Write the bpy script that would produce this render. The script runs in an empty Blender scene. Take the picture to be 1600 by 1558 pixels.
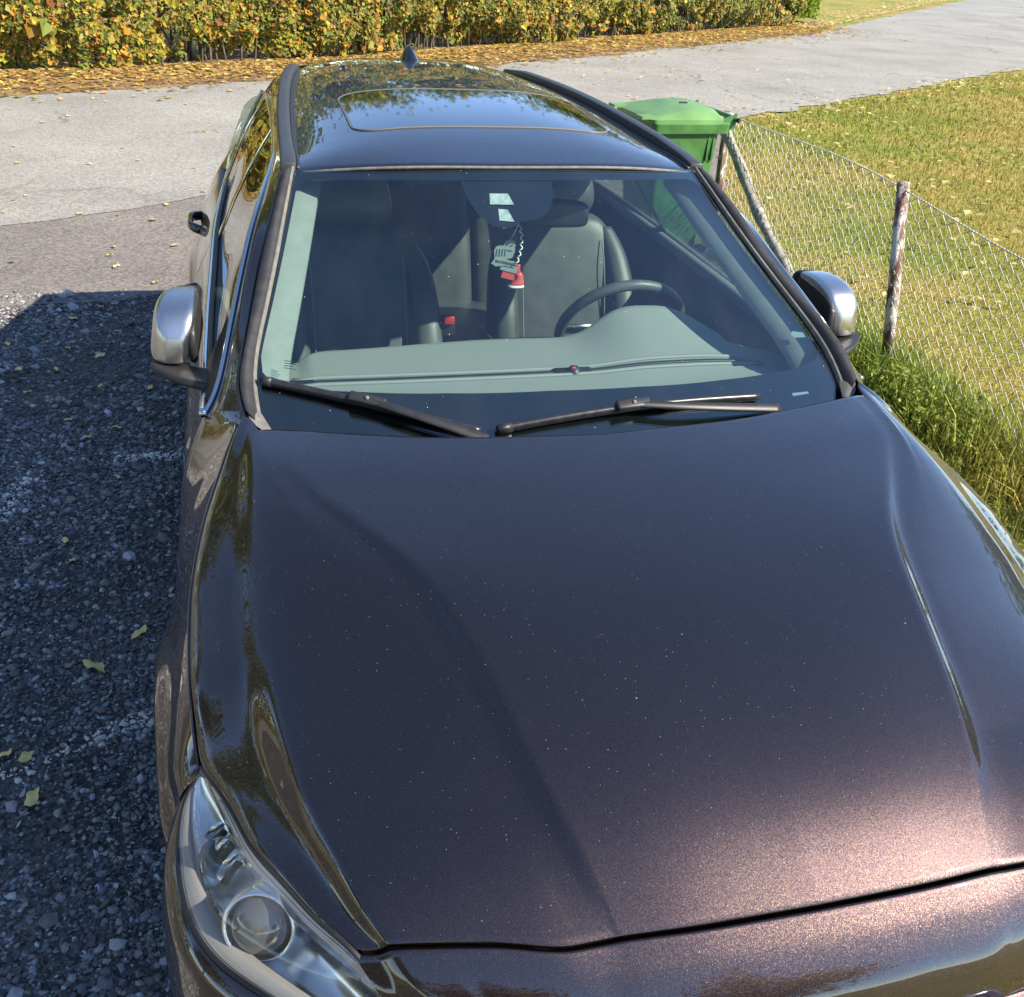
import bpy, bmesh, math, random
import numpy as np
from mathutils import Vector, Matrix
R = math.radians
random.seed(7); rng = np.random.default_rng(7)
S = bpy.context.scene
COL = S.collection

# ------------------------------------------------------------------ camera, sky, sun
CAM = np.array([-0.7182, -0.6720, 2.0097]); YAW, PITCH, ROLL = 0.27311, 0.51626, 0.06060
def cam_axes():
    cy, sy, cp, sp = math.cos(YAW), math.sin(YAW), math.cos(PITCH), math.sin(PITCH)
    f = np.array([sy*cp, cy*cp, -sp]); r = np.array([cy, -sy, 0.0]); u = np.cross(r, f)
    cr, sr = math.cos(ROLL), math.sin(ROLL)
    return r*cr+u*sr, -r*sr+u*cr, f
_r, _u, _f = cam_axes()
cd = bpy.data.cameras.new("camera"); cam = bpy.data.objects.new("camera", cd); COL.objects.link(cam)
cam.matrix_world = Matrix(((_r[0], _u[0], -_f[0], CAM[0]), (_r[1], _u[1], -_f[1], CAM[1]), (_r[2], _u[2], -_f[2], CAM[2]), (0, 0, 0, 1)))
cd.sensor_fit = 'HORIZONTAL'; cd.sensor_width = 36; cd.lens = 36*1599.2/1600; cd.clip_start = 0.02; cd.clip_end = 600
S.camera = cam
SUN_EL = R(38.0); SUN_AZ = R(127.0)          # azimuth from +Y towards +X
W = bpy.data.worlds.new("World"); S.world = W; W.use_nodes = True
nt = W.node_tree; bg = nt.nodes['Background']
sky = nt.nodes.new('ShaderNodeTexSky'); sky.sky_type = 'NISHITA'; sky.sun_disc = False
sky.sun_elevation = SUN_EL; sky.sun_rotation = SUN_AZ; sky.air_density = 1.0; sky.dust_density = 0.05; sky.ozone_density = 2.0; sky.altitude = 3500
nt.links.new(sky.outputs[0], bg.inputs[0]); bg.inputs[1].default_value = 0.15
sl = bpy.data.lights.new("sun", 'SUN'); sl.energy = 4.8; sl.angle = R(0.53); sl.color = (1.0, 0.90, 0.74)
so = bpy.data.objects.new("sun", sl); COL.objects.link(so)
sd = Vector((math.sin(SUN_AZ)*math.cos(SUN_EL), math.cos(SUN_AZ)*math.cos(SUN_EL), math.sin(SUN_EL)))
so.rotation_euler = (-sd).to_track_quat('-Z', 'Y').to_euler(); so.location = sd*30
S.view_settings.view_transform = 'Standard'; S.view_settings.look = 'None'; S.view_settings.exposure = 1.25; S.view_settings.gamma = 1.0
S.render.engine = 'CYCLES'
S.cycles.max_bounces = 10; S.cycles.transparent_max_bounces = 16; S.cycles.caustics_reflective = False; S.cycles.caustics_refractive = False
S.cycles.use_denoising = True; S.cycles.sample_clamp_indirect = 6.0

# ------------------------------------------------------------------ helpers
def tag(o, label, cat, group=None):
    o['label'] = label; o['category'] = cat
    if group: o['group'] = group
    return o
def thing(name, label, cat, loc=(0, 0, 0), group=None):
    o = bpy.data.objects.new(name, None); COL.objects.link(o); o.location = loc; o.empty_display_size = 0.1
    return tag(o, label, cat, group)
def link(name, me, mat=None, parent=None, loc=None):
    if mat is not None and len(me.materials) == 0: me.materials.append(mat)
    o = bpy.data.objects.new(name, me); COL.objects.link(o)
    if parent is not None:
        o.parent = parent
        # geometry is written in world coordinates; cancel the offset of the chain of parents
        p = parent; off = Vector((0, 0, 0))
        while p is not None: off += p.location; p = p.parent
        o.location = -off
    if loc is not None: o.location = loc
    return o
def structure(o): o['kind'] = 'structure'; return o
def stuff(o): o['kind'] = 'stuff'; return o
def mesh_np(name, V, F, smooth=True):
    """V (n,3); F list of index arrays, each array (m,k)"""
    me = bpy.data.meshes.new(name)
    V = np.asarray(V, np.float32)
    Fs = [np.asarray(f, np.int32) for f in (F if isinstance(F, list) else [F]) if len(f)]
    me.vertices.add(len(V)); me.vertices.foreach_set('co', V.ravel())
    tot = sum(f.size for f in Fs); npoly = sum(len(f) for f in Fs)
    me.loops.add(tot); me.polygons.add(npoly)
    me.loops.foreach_set('vertex_index', np.concatenate([f.ravel() for f in Fs]))
    cnt = np.concatenate([np.full(len(f), f.shape[1], np.int32) for f in Fs])
    st = np.concatenate([[0], np.cumsum(cnt)[:-1]]).astype(np.int32)
    me.polygons.foreach_set('loop_start', st)
    me.polygons.foreach_set('use_smooth', np.full(npoly, smooth, bool))
    me.update(calc_edges=True); me.validate()
    return me
def face_colors(me, cols, name='Col'):
    """cols (npoly,3)"""
    a = me.attributes.new(name, 'FLOAT_COLOR', 'FACE')
    a.data.foreach_set('color', np.concatenate([cols, np.ones((len(cols), 1))], 1).astype(np.float32).ravel())
def grid_faces(n, m, off=0, closed=False):
    i, j = np.meshgrid(np.arange(n-1), np.arange(m if closed else m-1), indexing='ij'); j2 = (j+1) % m
    return np.stack([i*m+j, i*m+j2, (i+1)*m+j2, (i+1)*m+j], -1).reshape(-1, 4)+off
def spline(P, n, t=None):
    """natural cubic spline through the points P sampled at n places (chord-length)"""
    P = np.asarray(P, float)
    if len(P) == 2: return P[0]+(P[1]-P[0])*np.linspace(0, 1, n)[:, None]
    if t is None:
        t = np.concatenate([[0], np.cumsum(np.linalg.norm(np.diff(P, axis=0), axis=1)+1e-9)]); t = t/t[-1]
    N = len(P); h = np.diff(t); A = np.zeros((N, N)); B = np.zeros_like(P); A[0, 0] = A[-1, -1] = 1
    for i in range(1, N-1):
        A[i, i-1] = h[i-1]; A[i, i] = 2*(h[i-1]+h[i]); A[i, i+1] = h[i]
        B[i] = 6*((P[i+1]-P[i])/h[i]-(P[i]-P[i-1])/h[i-1])
    Mm = np.linalg.solve(A, B)
    x = np.linspace(0, 1, n) if np.isscalar(n) else np.asarray(n)
    k = np.clip(np.searchsorted(t, x, side='right')-1, 0, N-2)
    d = (x-t[k])[:, None]; hk = h[k][:, None]
    a = (Mm[k+1]-Mm[k])/(6*hk); b = Mm[k]/2; c = (P[k+1]-P[k])/hk-hk*(2*Mm[k]+Mm[k+1])/6
    return P[k]+c*d+b*d*d+a*d*d*d
def pchip(P, m, t=None):
    """monotone cubic across the columns: P (k, n, 3) -> (m, n, 3)"""
    P = np.asarray(P, float); K = len(P)
    if t is None:
        d = np.linalg.norm(np.diff(P, axis=0), axis=2).mean(1)+1e-6; t = np.concatenate([[0], np.cumsum(d)]); t /= t[-1]
    h = np.diff(t); dl = np.diff(P, axis=0)/h[:, None, None]
    g = np.zeros_like(P)
    g[0] = dl[0]; g[-1] = dl[-1]
    for i in range(1, K-1):
        w1 = 2*h[i]+h[i-1]; w2 = h[i]+2*h[i-1]
        s = dl[i-1]*dl[i]; den = w1/np.where(dl[i-1] == 0, 1e-9, dl[i-1])+w2/np.where(dl[i] == 0, 1e-9, dl[i])
        g[i] = np.where(s > 0, (w1+w2)/np.where(den == 0, 1e-9, den), 0)
    x = np.linspace(0, 1, m) if np.isscalar(m) else np.asarray(m)
    k = np.clip(np.searchsorted(t, x, side='right')-1, 0, K-2)
    u = ((x-t[k])/h[k])[:, None, None]; hk = h[k][:, None, None]
    return (1+2*u)*(1-u)**2*P[k]+u*(1-u)**2*hk*g[k]+u*u*(3-2*u)*P[k+1]+u*u*(u-1)*hk*g[k+1]
def flip(G): H = np.array(G, float).copy(); H[..., 0] *= -1; return H
def grid_normals(G):
    du = np.gradient(G, axis=0); dv = np.gradient(G, axis=1); n = np.cross(du, dv)
    return n/(np.linalg.norm(n, axis=2, keepdims=True)+1e-12)
def skirt(G, edges, up, depth=0.014, r=0.003):
    """adds rolled-down edges: edges among 'u0','u1','v0','v1'; up = a direction that the surface faces"""
    n = grid_normals(G); sgn = np.sign((n*np.asarray(up)).sum(2).mean()) or 1; n = n*sgn
    def ext(E, N, inner):
        t = E-inner; t /= (np.linalg.norm(t, axis=1, keepdims=True)+1e-12)
        return [E+t*r*.7-N*r*.3, E+t*r-N*r, E+t*r-N*depth]
    if 'u0' in edges: a = ext(G[0], n[0], G[1]); G = np.concatenate([np.stack(a[::-1]), G]); n = np.concatenate([n[:1]]*3+[n])
    if 'u1' in edges: a = ext(G[-1], n[-1], G[-2]); G = np.concatenate([G, np.stack(a)]); n = np.concatenate([n]+[n[-1:]]*3)
    if 'v0' in edges: a = ext(G[:, 0], n[:, 0], G[:, 1]); G = np.concatenate([np.stack(a[::-1], 1), G], 1); n = np.concatenate([n[:, :1]]*3+[n], 1)
    if 'v1' in edges: a = ext(G[:, -1], n[:, -1], G[:, -2]); G = np.concatenate([G, np.stack(a, 1)], 1)
    return G
def panel(name, G, mat, parent, both=False):
    me = mesh_np(name, G.reshape(-1, 3), grid_faces(G.shape[0], G.shape[1]))
    o = link(name, me, mat, parent); out = [o]
    if both:
        H = flip(G)[:, ::-1]
        out.append(link(name, mesh_np(name, H.reshape(-1, 3), grid_faces(H.shape[0], H.shape[1])), mat, parent))
    return out
def tube_np(P, r, k=8, up=(0, 0, 1), ry=None, cap=True):
    """tube through points P; r radius or list; ry second radius; returns V, F"""
    P = np.asarray(P, float); n = len(P); r = np.full(n, r) if np.isscalar(r) else np.asarray(r, float)
    ry = r if ry is None else (np.full(n, ry) if np.isscalar(ry) else np.asarray(ry, float))
    T = np.gradient(P, axis=0); T /= np.linalg.norm(T, axis=1, keepdims=True)+1e-12
    up = np.asarray(up, float); A = np.cross(T, up); bad = np.linalg.norm(A, axis=1) < 1e-4
    A[bad] = np.cross(T[bad], (1, 0.1, 0)); A /= np.linalg.norm(A, axis=1, keepdims=True); B = np.cross(A, T)
    a = np.linspace(0, 2*math.pi, k, endpoint=False)
    V = P[:, None]+r[:, None, None]*np.cos(a)[None, :, None]*A[:, None]+ry[:, None, None]*np.sin(a)[None, :, None]*B[:, None]
    F = [grid_faces(n, k, 0, True)]
    if cap: F += [np.arange(k)[None, ::-1], (np.arange(k)+(n-1)*k)[None]]
    return V.reshape(-1, 3), F
def merge(parts):
    Vs, Fs, off = [], {}, 0
    for V, F in parts:
        for f in F:
            f = np.asarray(f); Fs.setdefault(f.shape[1], []).append(f+off)
        Vs.append(V); off += len(V)
    return np.concatenate(Vs), [np.concatenate(v) for v in Fs.values()]
def tube(name, P, r, mat, parent=None, **k):
    V, F = tube_np(P, r, **k); return link(name, mesh_np(name, V, F), mat, parent)
def box_np(c, s, rot=None):
    c = np.asarray(c, float); h = np.asarray(s, float)/2
    V = np.array([[x, y, z] for x in (-1, 1) for y in (-1, 1) for z in (-1, 1)], float)*h
    if rot is not None: V = V@np.asarray(rot).T
    return V+c, [np.array([[0, 1, 3, 2], [4, 6, 7, 5], [0, 4, 5, 1], [2, 3, 7, 6], [0, 2, 6, 4], [1, 5, 7, 3]])]
def box(name, c, s, mat, parent=None, bevel=0.004, seg=2, rot=None):
    V, F = box_np(c, s, rot); me = mesh_np(name, V, F, False)
    bm = bmesh.new(); bm.from_mesh(me)
    if bevel: bmesh.ops.bevel(bm, geom=bm.edges[:], offset=bevel, segments=seg, affect='EDGES', profile=0.5)
    bmesh.ops.recalc_face_normals(bm, faces=bm.faces[:]); bm.to_mesh(me); bm.free()
    me.polygons.foreach_set('use_smooth', np.full(len(me.polygons), seg > 1, bool))
    return link(name, me, mat, parent)
def loft(name, secs, mat, parent=None, k=28, n=24, e=0.45, smoothpath=True):
    """secs: list of (centre, half-vector A, half-vector B): superellipse sections, splined, ends closed round"""
    C = np.array([s[0] for s in secs], float); A = np.array([s[1] for s in secs], float); B = np.array([s[2] for s in secs], float)
    if smoothpath: X = spline(np.concatenate([C, A, B], 1), n, np.linspace(0, 1, len(secs)))
    else: X = np.concatenate([C, A, B], 1); n = len(X)
    C, A, B = X[:, :3], X[:, 3:6], X[:, 6:]
    a = np.linspace(0, 2*math.pi, k, endpoint=False)
    ca = np.sign(np.cos(a))*np.abs(np.cos(a))**e; sa = np.sign(np.sin(a))*np.abs(np.sin(a))**e
    G = C[:, None]+A[:, None]*ca[None, :, None]+B[:, None]*sa[None, :, None]
    V = G.reshape(-1, 3); F = [grid_faces(n, k, 0, True), np.arange(k)[None, ::-1], (np.arange(k)+(n-1)*k)[None]]
    return link(name, mesh_np(name, V, F), mat, parent)
def lathe(name, prof, c, axis, mat, parent=None, k=32):
    """prof list of (radius, along axis)"""
    axis = Vector(axis).normalized(); q = Vector((0, 0, 1)).rotation_difference(axis).to_matrix()
    a = np.linspace(0, 2*math.pi, k, endpoint=False)
    V = np.array([[r*math.cos(t), r*math.sin(t), h] for r, h in prof for t in a])@np.array(q).T+np.asarray(c)
    return link(name, mesh_np(name, V, [grid_faces(len(prof), k, 0, True)]), mat, parent)

# ------------------------------------------------------------------ materials
def mat(name):
    m = bpy.data.materials.new(name); m.use_nodes = True
    return m, m.node_tree, m.node_tree.nodes['Principled BSDF']
def N(nt, kind, **k):
    n = nt.nodes.new('ShaderNode'+kind)
    for a, b in k.items(): setattr(n, a, b)
    return n
def L(nt, a, b): nt.links.new(a, b)
def simple(name, col, rough=0.5, metal=0.0, coat=0.0, spec=0.5, bump=None, var=0.0, vscale=20, dust=0.0):
    m, t, b = mat(name)
    b.inputs['Base Color'].default_value = (*col, 1); b.inputs['Roughness'].default_value = rough
    b.inputs['Metallic'].default_value = metal; b.inputs['Coat Weight'].default_value = coat; b.inputs['Coat Roughness'].default_value = 0.04
    b.inputs['Specular IOR Level'].default_value = spec
    tc = N(t, 'TexCoord')
    if var:
        nz = N(t, 'TexNoise'); nz.inputs['Scale'].default_value = vscale; nz.inputs['Detail'].default_value = 6; L(t, tc.outputs['Object'], nz.inputs['Vector'])
        r = N(t, 'ValToRGB'); r.color_ramp.elements[0].position = 0.3; r.color_ramp.elements[1].position = 0.72
        r.color_ramp.elements[0].color = (*[c*(1-var) for c in col], 1); r.color_ramp.elements[1].color = (*[min(1, c*(1+var)) for c in col], 1)
        L(t, nz.outputs[0], r.inputs[0]); L(t, r.outputs[0], b.inputs['Base Color'])
        mr = N(t, 'MapRange'); mr.inputs[3].default_value = max(0, rough-0.12*min(1, var*2)); mr.inputs[4].default_value = min(1, rough+0.12*min(1, var*2))
        L(t, nz.outputs[0], mr.inputs[0]); L(t, mr.outputs[0], b.inputs['Roughness'])
    if bump:
        nz2 = N(t, 'TexNoise'); nz2.inputs['Scale'].default_value = bump[0]; nz2.inputs['Detail'].default_value = 3; L(t, tc.outputs['Object'], nz2.inputs['Vector'])
        bp = N(t, 'Bump'); bp.inputs['Strength'].default_value = bump[1]; bp.inputs['Distance'].default_value = 0.002
        L(t, nz2.outputs[0], bp.inputs['Height']); L(t, bp.outputs[0], b.inputs['Normal'])
    return m
def dust_nodes(t, scale, thr, size, tc):
    v = N(t, 'TexVoronoi'); v.inputs['Scale'].default_value = scale; L(t, tc.outputs['Object'], v.inputs['Vector'])
    sp = N(t, 'SeparateColor'); L(t, v.outputs['Color'], sp.inputs[0])
    a = N(t, 'Math', operation='GREATER_THAN'); L(t, sp.outputs[0], a.inputs[0]); a.inputs[1].default_value = thr
    sz = N(t, 'Math', operation='MULTIPLY'); L(t, sp.outputs[1], sz.inputs[0]); sz.inputs[1].default_value = size
    d = N(t, 'Math', operation='LESS_THAN'); L(t, v.outputs['Distance'], d.inputs[0]); L(t, sz.outputs[0], d.inputs[1])
    m = N(t, 'Math', operation='MULTIPLY'); L(t, a.outputs[0], m.inputs[0]); L(t, d.outputs[0], m.inputs[1])
    return m
def paint_material():
    m, t, b = mat('aubergine_metallic_paint')
    tc = N(t, 'TexCoord'); ge = N(t, 'NewGeometry')
    v = N(t, 'TexVoronoi'); v.inputs['Scale'].default_value = 1500; L(t, tc.outputs['Object'], v.inputs['Vector'])
    sub = N(t, 'VectorMath', operation='SUBTRACT'); L(t, v.outputs['Color'], sub.inputs[0]); sub.inputs[1].default_value = (.5, .5, .5)
    sc = N(t, 'VectorMath', operation='SCALE'); L(t, sub.outputs[0], sc.inputs[0]); sc.inputs['Scale'].default_value = 0.19
    ad = N(t, 'VectorMath', operation='ADD'); L(t, ge.outputs['Normal'], ad.inputs[0]); L(t, sc.outputs[0], ad.inputs[1])
    no = N(t, 'VectorMath', operation='NORMALIZE'); L(t, ad.outputs[0], no.inputs[0])
    L(t, no.outputs[0], b.inputs['Normal'])
    # flake tint: most flakes dull violet-brown, some bright
    sp = N(t, 'SeparateColor'); L(t, v.outputs['Color'], sp.inputs[0])
    r = N(t, 'ValToRGB'); e = r.color_ramp.elements; e[0].position = 0.0; e[0].color = (0.0235, 0.016, 0.0195, 1); e[1].position = 1.0; e[1].color = (0.15, 0.092, 0.050, 1)
    k = e.new(0.80); k.color = (0.035, 0.023, 0.0225, 1); k = e.new(0.95); k.color = (0.066, 0.042, 0.028, 1)
    L(t, sp.outputs[2], r.inputs[0])
    du = dust_nodes(t, 150, 0.45, 0.080, tc); du2 = dust_nodes(t, 34, 0.84, 0.04, tc)
    mx = N(t, 'Math', operation='MAXIMUM'); L(t, du.outputs[0], mx.inputs[0]); L(t, du2.outputs[0], mx.inputs[1])
    # dust only lies on faces that look up
    sz = N(t, 'SeparateXYZ'); L(t, ge.outputs['Normal'], sz.inputs[0])
    up = N(t, 'MapRange'); up.inputs[1].default_value = 0.55; up.inputs[2].default_value = 0.9; L(t, sz.outputs[2], up.inputs[0])
    dm = N(t, 'Math', operation='MULTIPLY'); L(t, mx.outputs[0], dm.inputs[0]); L(t, up.outputs[0], dm.inputs[1])
    mc = N(t, 'Mix', data_type='RGBA'); L(t, dm.outputs[0], mc.inputs[0]); L(t, r.outputs[0], mc.inputs[6]); mc.inputs[7].default_value = (0.42, 0.38, 0.33, 1)
    L(t, mc.outputs[2], b.inputs['Base Color'])
    inv = N(t, 'Math', operation='SUBTRACT'); inv.inputs[0].default_value = 1.0; L(t, dm.outputs[0], inv.inputs[1])
    mm = N(t, 'Math', operation='MULTIPLY'); L(t, inv.outputs[0], mm.inputs[0]); mm.inputs[1].default_value = 0.92
    L(t, mm.outputs[0], b.inputs['Metallic'])
    b.inputs['Roughness'].default_value = 0.37
    L(t, inv.outputs[0], b.inputs['Coat Weight']); b.inputs['Coat Roughness'].default_value = 0.015; b.inputs['Coat IOR'].default_value = 1.7
    # very fine waviness of the clear coat and swirl marks
    nz = N(t, 'TexNoise'); nz.inputs['Scale'].default_value = 7; nz.inputs['Detail'].default_value = 2; L(t, tc.outputs['Object'], nz.inputs['Vector'])
    bp = N(t, 'Bump'); bp.inputs['Strength'].default_value = 0.035; bp.inputs['Distance'].default_value = 0.02; L(t, nz.outputs[0], bp.inputs['Height'])
    L(t, bp.outputs[0], b.inputs['Coat Normal'])
    return m
def glass_material(name, tint, refl_rough=0.0, ior=1.52, dust=True, haze=0.0):
    m = bpy.data.materials.new(name); m.use_nodes = True; t = m.node_tree; t.nodes.clear()
    out = N(t, 'OutputMaterial'); tr = N(t, 'BsdfTransparent'); tr.inputs[0].default_value = (*tint, 1)
    gl = N(t, 'BsdfGlossy'); gl.inputs['Roughness'].default_value = refl_rough; gl.inputs[0].default_value = (1, 1, 1, 1)
    fr = N(t, 'Fresnel'); ge = N(t, 'NewGeometry'); io = N(t, 'MapRange'); io.inputs[3].default_value = ior; io.inputs[4].default_value = 1/ior
    L(t, ge.outputs['Backfacing'], io.inputs[0]); L(t, io.outputs[0], fr.inputs[0])
    mx = N(t, 'MixShader'); L(t, fr.outputs[0], mx.inputs[0]); L(t, tr.outputs[0], mx.inputs[1]); L(t, gl.outputs[0], mx.inputs[2])
    last = mx
    if dust:
        tc = N(t, 'TexCoord'); d = dust_nodes(t, 75, 0.84, 0.085, tc)
        df = N(t, 'BsdfDiffuse'); df.inputs[0].default_value = (0.5, 0.5, 0.46, 1)
        # a thin film of dust in smeared patches
        mp = N(t, 'Mapping'); mp.inputs['Scale'].default_value = (3, 1.2, 1.2); L(t, tc.outputs['Object'], mp.inputs['Vector'])
        nz = N(t, 'TexNoise'); nz.inputs['Scale'].default_value = 3.5; nz.inputs['Detail'].default_value = 7; L(t, mp.outputs[0], nz.inputs['Vector'])
        mr = N(t, 'MapRange'); mr.inputs[1].default_value = 0.42; mr.inputs[2].default_value = 0.85; mr.inputs[4].default_value = haze; L(t, nz.outputs[0], mr.inputs[0])
        ma = N(t, 'Math', operation='MAXIMUM'); L(t, d.outputs[0], ma.inputs[0]); L(t, mr.outputs[0], ma.inputs[1])
        m2 = N(t, 'MixShader'); L(t, ma.outputs[0], m2.inputs[0]); L(t, mx.outputs[0], m2.inputs[1]); L(t, df.outputs[0], m2.inputs[2]); last = m2
    L(t, last.outputs[0], out.inputs[0])
    return m
def leaf_material(name, transl=0.45, rough=0.5, attr='Col'):
    m = bpy.data.materials.new(name); m.use_nodes = True; t = m.node_tree; b = t.nodes['Principled BSDF']; out = t.nodes['Material Output']
    a = N(t, 'Attribute', attribute_name=attr)
    L(t, a.outputs['Color'], b.inputs['Base Color']); b.inputs['Roughness'].default_value = rough; b.inputs['Specular IOR Level'].default_value = 0.3
    tl = N(t, 'BsdfTranslucent'); L(t, a.outputs['Color'], tl.inputs[0])
    mx = N(t, 'MixShader'); mx.inputs[0].default_value = transl; L(t, b.outputs[0], mx.inputs[1]); L(t, tl.outputs[0], mx.inputs[2]); L(t, mx.outputs[0], out.inputs[0])
    return m
def ground_material(name, ramp, scale, detail=8, rough=0.9, bump=(60, .5, .01), extra=None, fine=None, cracks=False):
    m, t, b = mat(name); tc = N(t, 'TexCoord')
    nz = N(t, 'TexNoise'); nz.inputs['Scale'].default_value = scale; nz.inputs['Detail'].default_value = detail; nz.inputs['Roughness'].default_value = 0.62; L(t, tc.outputs['Object'], nz.inputs['Vector'])
    r = N(t, 'ValToRGB'); e = r.color_ramp.elements
    e[0].position, e[1].position = ramp[0][0], ramp[-1][0]; e[0].color = (*ramp[0][1], 1); e[1].color = (*ramp[-1][1], 1)
    for p, c in ramp[1:-1]: k = e.new(p); k.color = (*c, 1)
    L(t, nz.outputs[0], r.inputs[0]); col = r.outputs[0]
    if fine:   # speckle of single grains: (scale, amount)
        v = N(t, 'TexVoronoi'); v.inputs['Scale'].default_value = fine[0]; L(t, tc.outputs['Object'], v.inputs['Vector'])
        sp = N(t, 'SeparateColor'); L(t, v.outputs['Color'], sp.inputs[0])
        mr = N(t, 'MapRange'); mr.inputs[3].default_value = 1-fine[1]; mr.inputs[4].default_value = 1+fine[1]; L(t, sp.outputs[0], mr.inputs[0])
        mu = N(t, 'VectorMath', operation='SCALE'); L(t, col, mu.inputs[0]); L(t, mr.outputs[0], mu.inputs['Scale']); col = mu.outputs[0]
    if cracks:
        v2 = N(t, 'TexVoronoi', feature='DISTANCE_TO_EDGE'); v2.inputs['Scale'].default_value = 0.55
        nzz = N(t, 'TexNoise'); nzz.inputs['Scale'].default_value = 2.2; nzz.inputs['Detail'].default_value = 6; L(t, tc.outputs['Object'], nzz.inputs['Vector'])
        vm = N(t, 'VectorMath', operation='MULTIPLY_ADD'); L(t, nzz.outputs['Color'], vm.inputs[0]); vm.inputs[1].default_value = (.9, .9, 0); L(t, tc.outputs['Object'], vm.inputs[2])
        L(t, vm.outputs[0], v2.inputs['Vector'])
        lt = N(t, 'MapRange'); lt.inputs[1].default_value = 0.0; lt.inputs[2].default_value = 0.016; lt.inputs[3].default_value = 0.55; lt.inputs[4].default_value = 1.0; L(t, v2.outputs[0], lt.inputs[0])
        # only some of the cracks show
        n3 = N(t, 'TexNoise'); n3.inputs['Scale'].default_value = 0.35; L(t, tc.outputs['Object'], n3.inputs['Vector'])
        m3 = N(t, 'MapRange'); m3.inputs[1].default_value = 0.5; m3.inputs[2].default_value = 0.58; L(t, n3.outputs[0], m3.inputs[0])
        mm = N(t, 'Mix', data_type='FLOAT'); L(t, m3.outputs[0], mm.inputs[0]); mm.inputs[2].default_value = 1.0; L(t, lt.outputs[0], mm.inputs[3])
        mu = N(t, 'VectorMath', operation='SCALE'); L(t, col, mu.inputs[0]); L(t, mm.outputs[0], mu.inputs['Scale']); col = mu.outputs[0]
    L(t, col, b.inputs['Base Color']); b.inputs['Roughness'].default_value = rough; b.inputs['Specular IOR Level'].default_value = 0.25
    n2 = N(t, 'TexNoise'); n2.inputs['Scale'].default_value = bump[0]; n2.inputs['Detail'].default_value = 5; L(t, tc.outputs['Object'], n2.inputs['Vector'])
    bp = N(t, 'Bump'); bp.inputs['Strength'].default_value = bump[1]; bp.inputs['Distance'].default_value = bump[2]; L(t, n2.outputs[0], bp.inputs['Height']); L(t, bp.outputs[0], b.inputs['Normal'])
    return m

M_paint = paint_material()
M_glassblack = simple('gloss_black', (0.006, 0.006, 0.007), 0.05, coat=1.0)
M_black = simple('black_plastic', (0.018, 0.018, 0.019), 0.45, bump=(900, .15), var=.25, vscale=40)
M_wiper = simple('wiper_black', (0.020, 0.020, 0.022), 0.32, var=.35, vscale=60)
M_rubber = simple('grey_dusty_rubber', (0.020, 0.020, 0.022), 0.6, var=.35, vscale=35)
M_sunseal = simple('sunroof_rubber', (0.10, 0.10, 0.10), 0.5)
M_seal = simple('pale_dusty_seal', (0.13, 0.125, 0.115), 0.7, var=.3, vscale=45)
M_rail = simple('rail_matte_black', (0.035, 0.037, 0.040), 0.38, var=.2, vscale=30, bump=(600, .1))
M_chrome = simple('window_chrome', (0.62, 0.64, 0.66), 0.10, metal=1.0)
M_silver = simple('satin_silver', (0.60, 0.60, 0.59), 0.32, metal=1.0, var=.05, vscale=60)
M_dark = simple('dark_void', (0.004, 0.004, 0.004), 0.9)
M_tyre = simple('tyre_rubber', (0.02, 0.02, 0.02), 0.8, var=.3)
M_rim = simple('alloy', (0.45, 0.45, 0.46), 0.3, metal=1.0)
M_ws = glass_material('windscreen_glass', (0.76, 0.91, 0.87), dust=True, haze=0.012, ior=1.9)
M_side = glass_material('side_glass', (0.52, 0.60, 0.56), ior=1.6, dust=False)
M_lens = glass_material('lamp_lens', (0.97, 0.975, 0.97), ior=1.5, dust=True, haze=0.16)
M_dash = simple('dashboard_plastic', (0.22, 0.225, 0.215), 0.62, bump=(700, .25))
M_leather = simple('seat_leather', (0.075, 0.078, 0.077), 0.42, var=.2, vscale=18, bump=(350, .3))
M_trim = simple('pillar_trim', (0.20, 0.205, 0.195), 0.8, bump=(800, .2), var=.1)
M_stitch = simple('seam_thread', (0.25, 0.25, 0.24), 0.7)
M_liner = simple('headliner', (0.06, 0.06, 0.058), 0.95)
M_red = simple('buckle_red', (0.45, 0.03, 0.02), 0.4)
M_reflector = simple('lamp_reflector', (0.74, 0.75, 0.76), 0.26, metal=1.0)
M_lampgrey = simple('lamp_bezel', (0.66, 0.65, 0.63), 0.20, metal=0.9)
M_mirrorglass = simple('mirror_glass', (0.8, 0.8, 0.8), 0.02, metal=1.0)

# ------------------------------------------------------------------ the setting: ground, gravel, driveway, road
def sheet(name, pts, z, m, jit=0.03, step=0.25):
    P = np.asarray(pts, float); out = []
    for i in range(len(P)):
        a, b = P[i], P[(i+1) % len(P)]; n = max(1, min(200, int(np.linalg.norm(b-a)/step)))
        for k in range(n):
            q = a+(b-a)*k/n
            if k: q = q+rng.normal(0, jit, 2)
            out.append((q[0], q[1], z))
    return structure(link(name, mesh_np(name, np.array(out), [np.arange(len(out))[None]], False), m))
M_lawn = ground_material('dry_lawn', [(0.30, (0.115, 0.17, 0.025)), (0.45, (0.22, 0.225, 0.045)), (0.58, (0.34, 0.25, 0.075)), (0.72, (0.14, 0.18, 0.03))], 0.55, bump=(45, .9, .03), fine=(55, .35))
M_road = ground_material('pale_asphalt', [(0.3, (0.215, 0.208, 0.19)), (0.5, (0.27, 0.262, 0.24)), (0.75, (0.325, 0.315, 0.288))], 0.6, bump=(120, .5, .008), fine=(70, .30), cracks=True)
M_drive = ground_material('brown_grey_asphalt', [(0.3, (0.15, 0.135, 0.125)), (0.55, (0.19, 0.172, 0.16)), (0.75, (0.235, 0.215, 0.195))], 0.8, bump=(120, .6, .010), fine=(70, .35), cracks=True)
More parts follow.
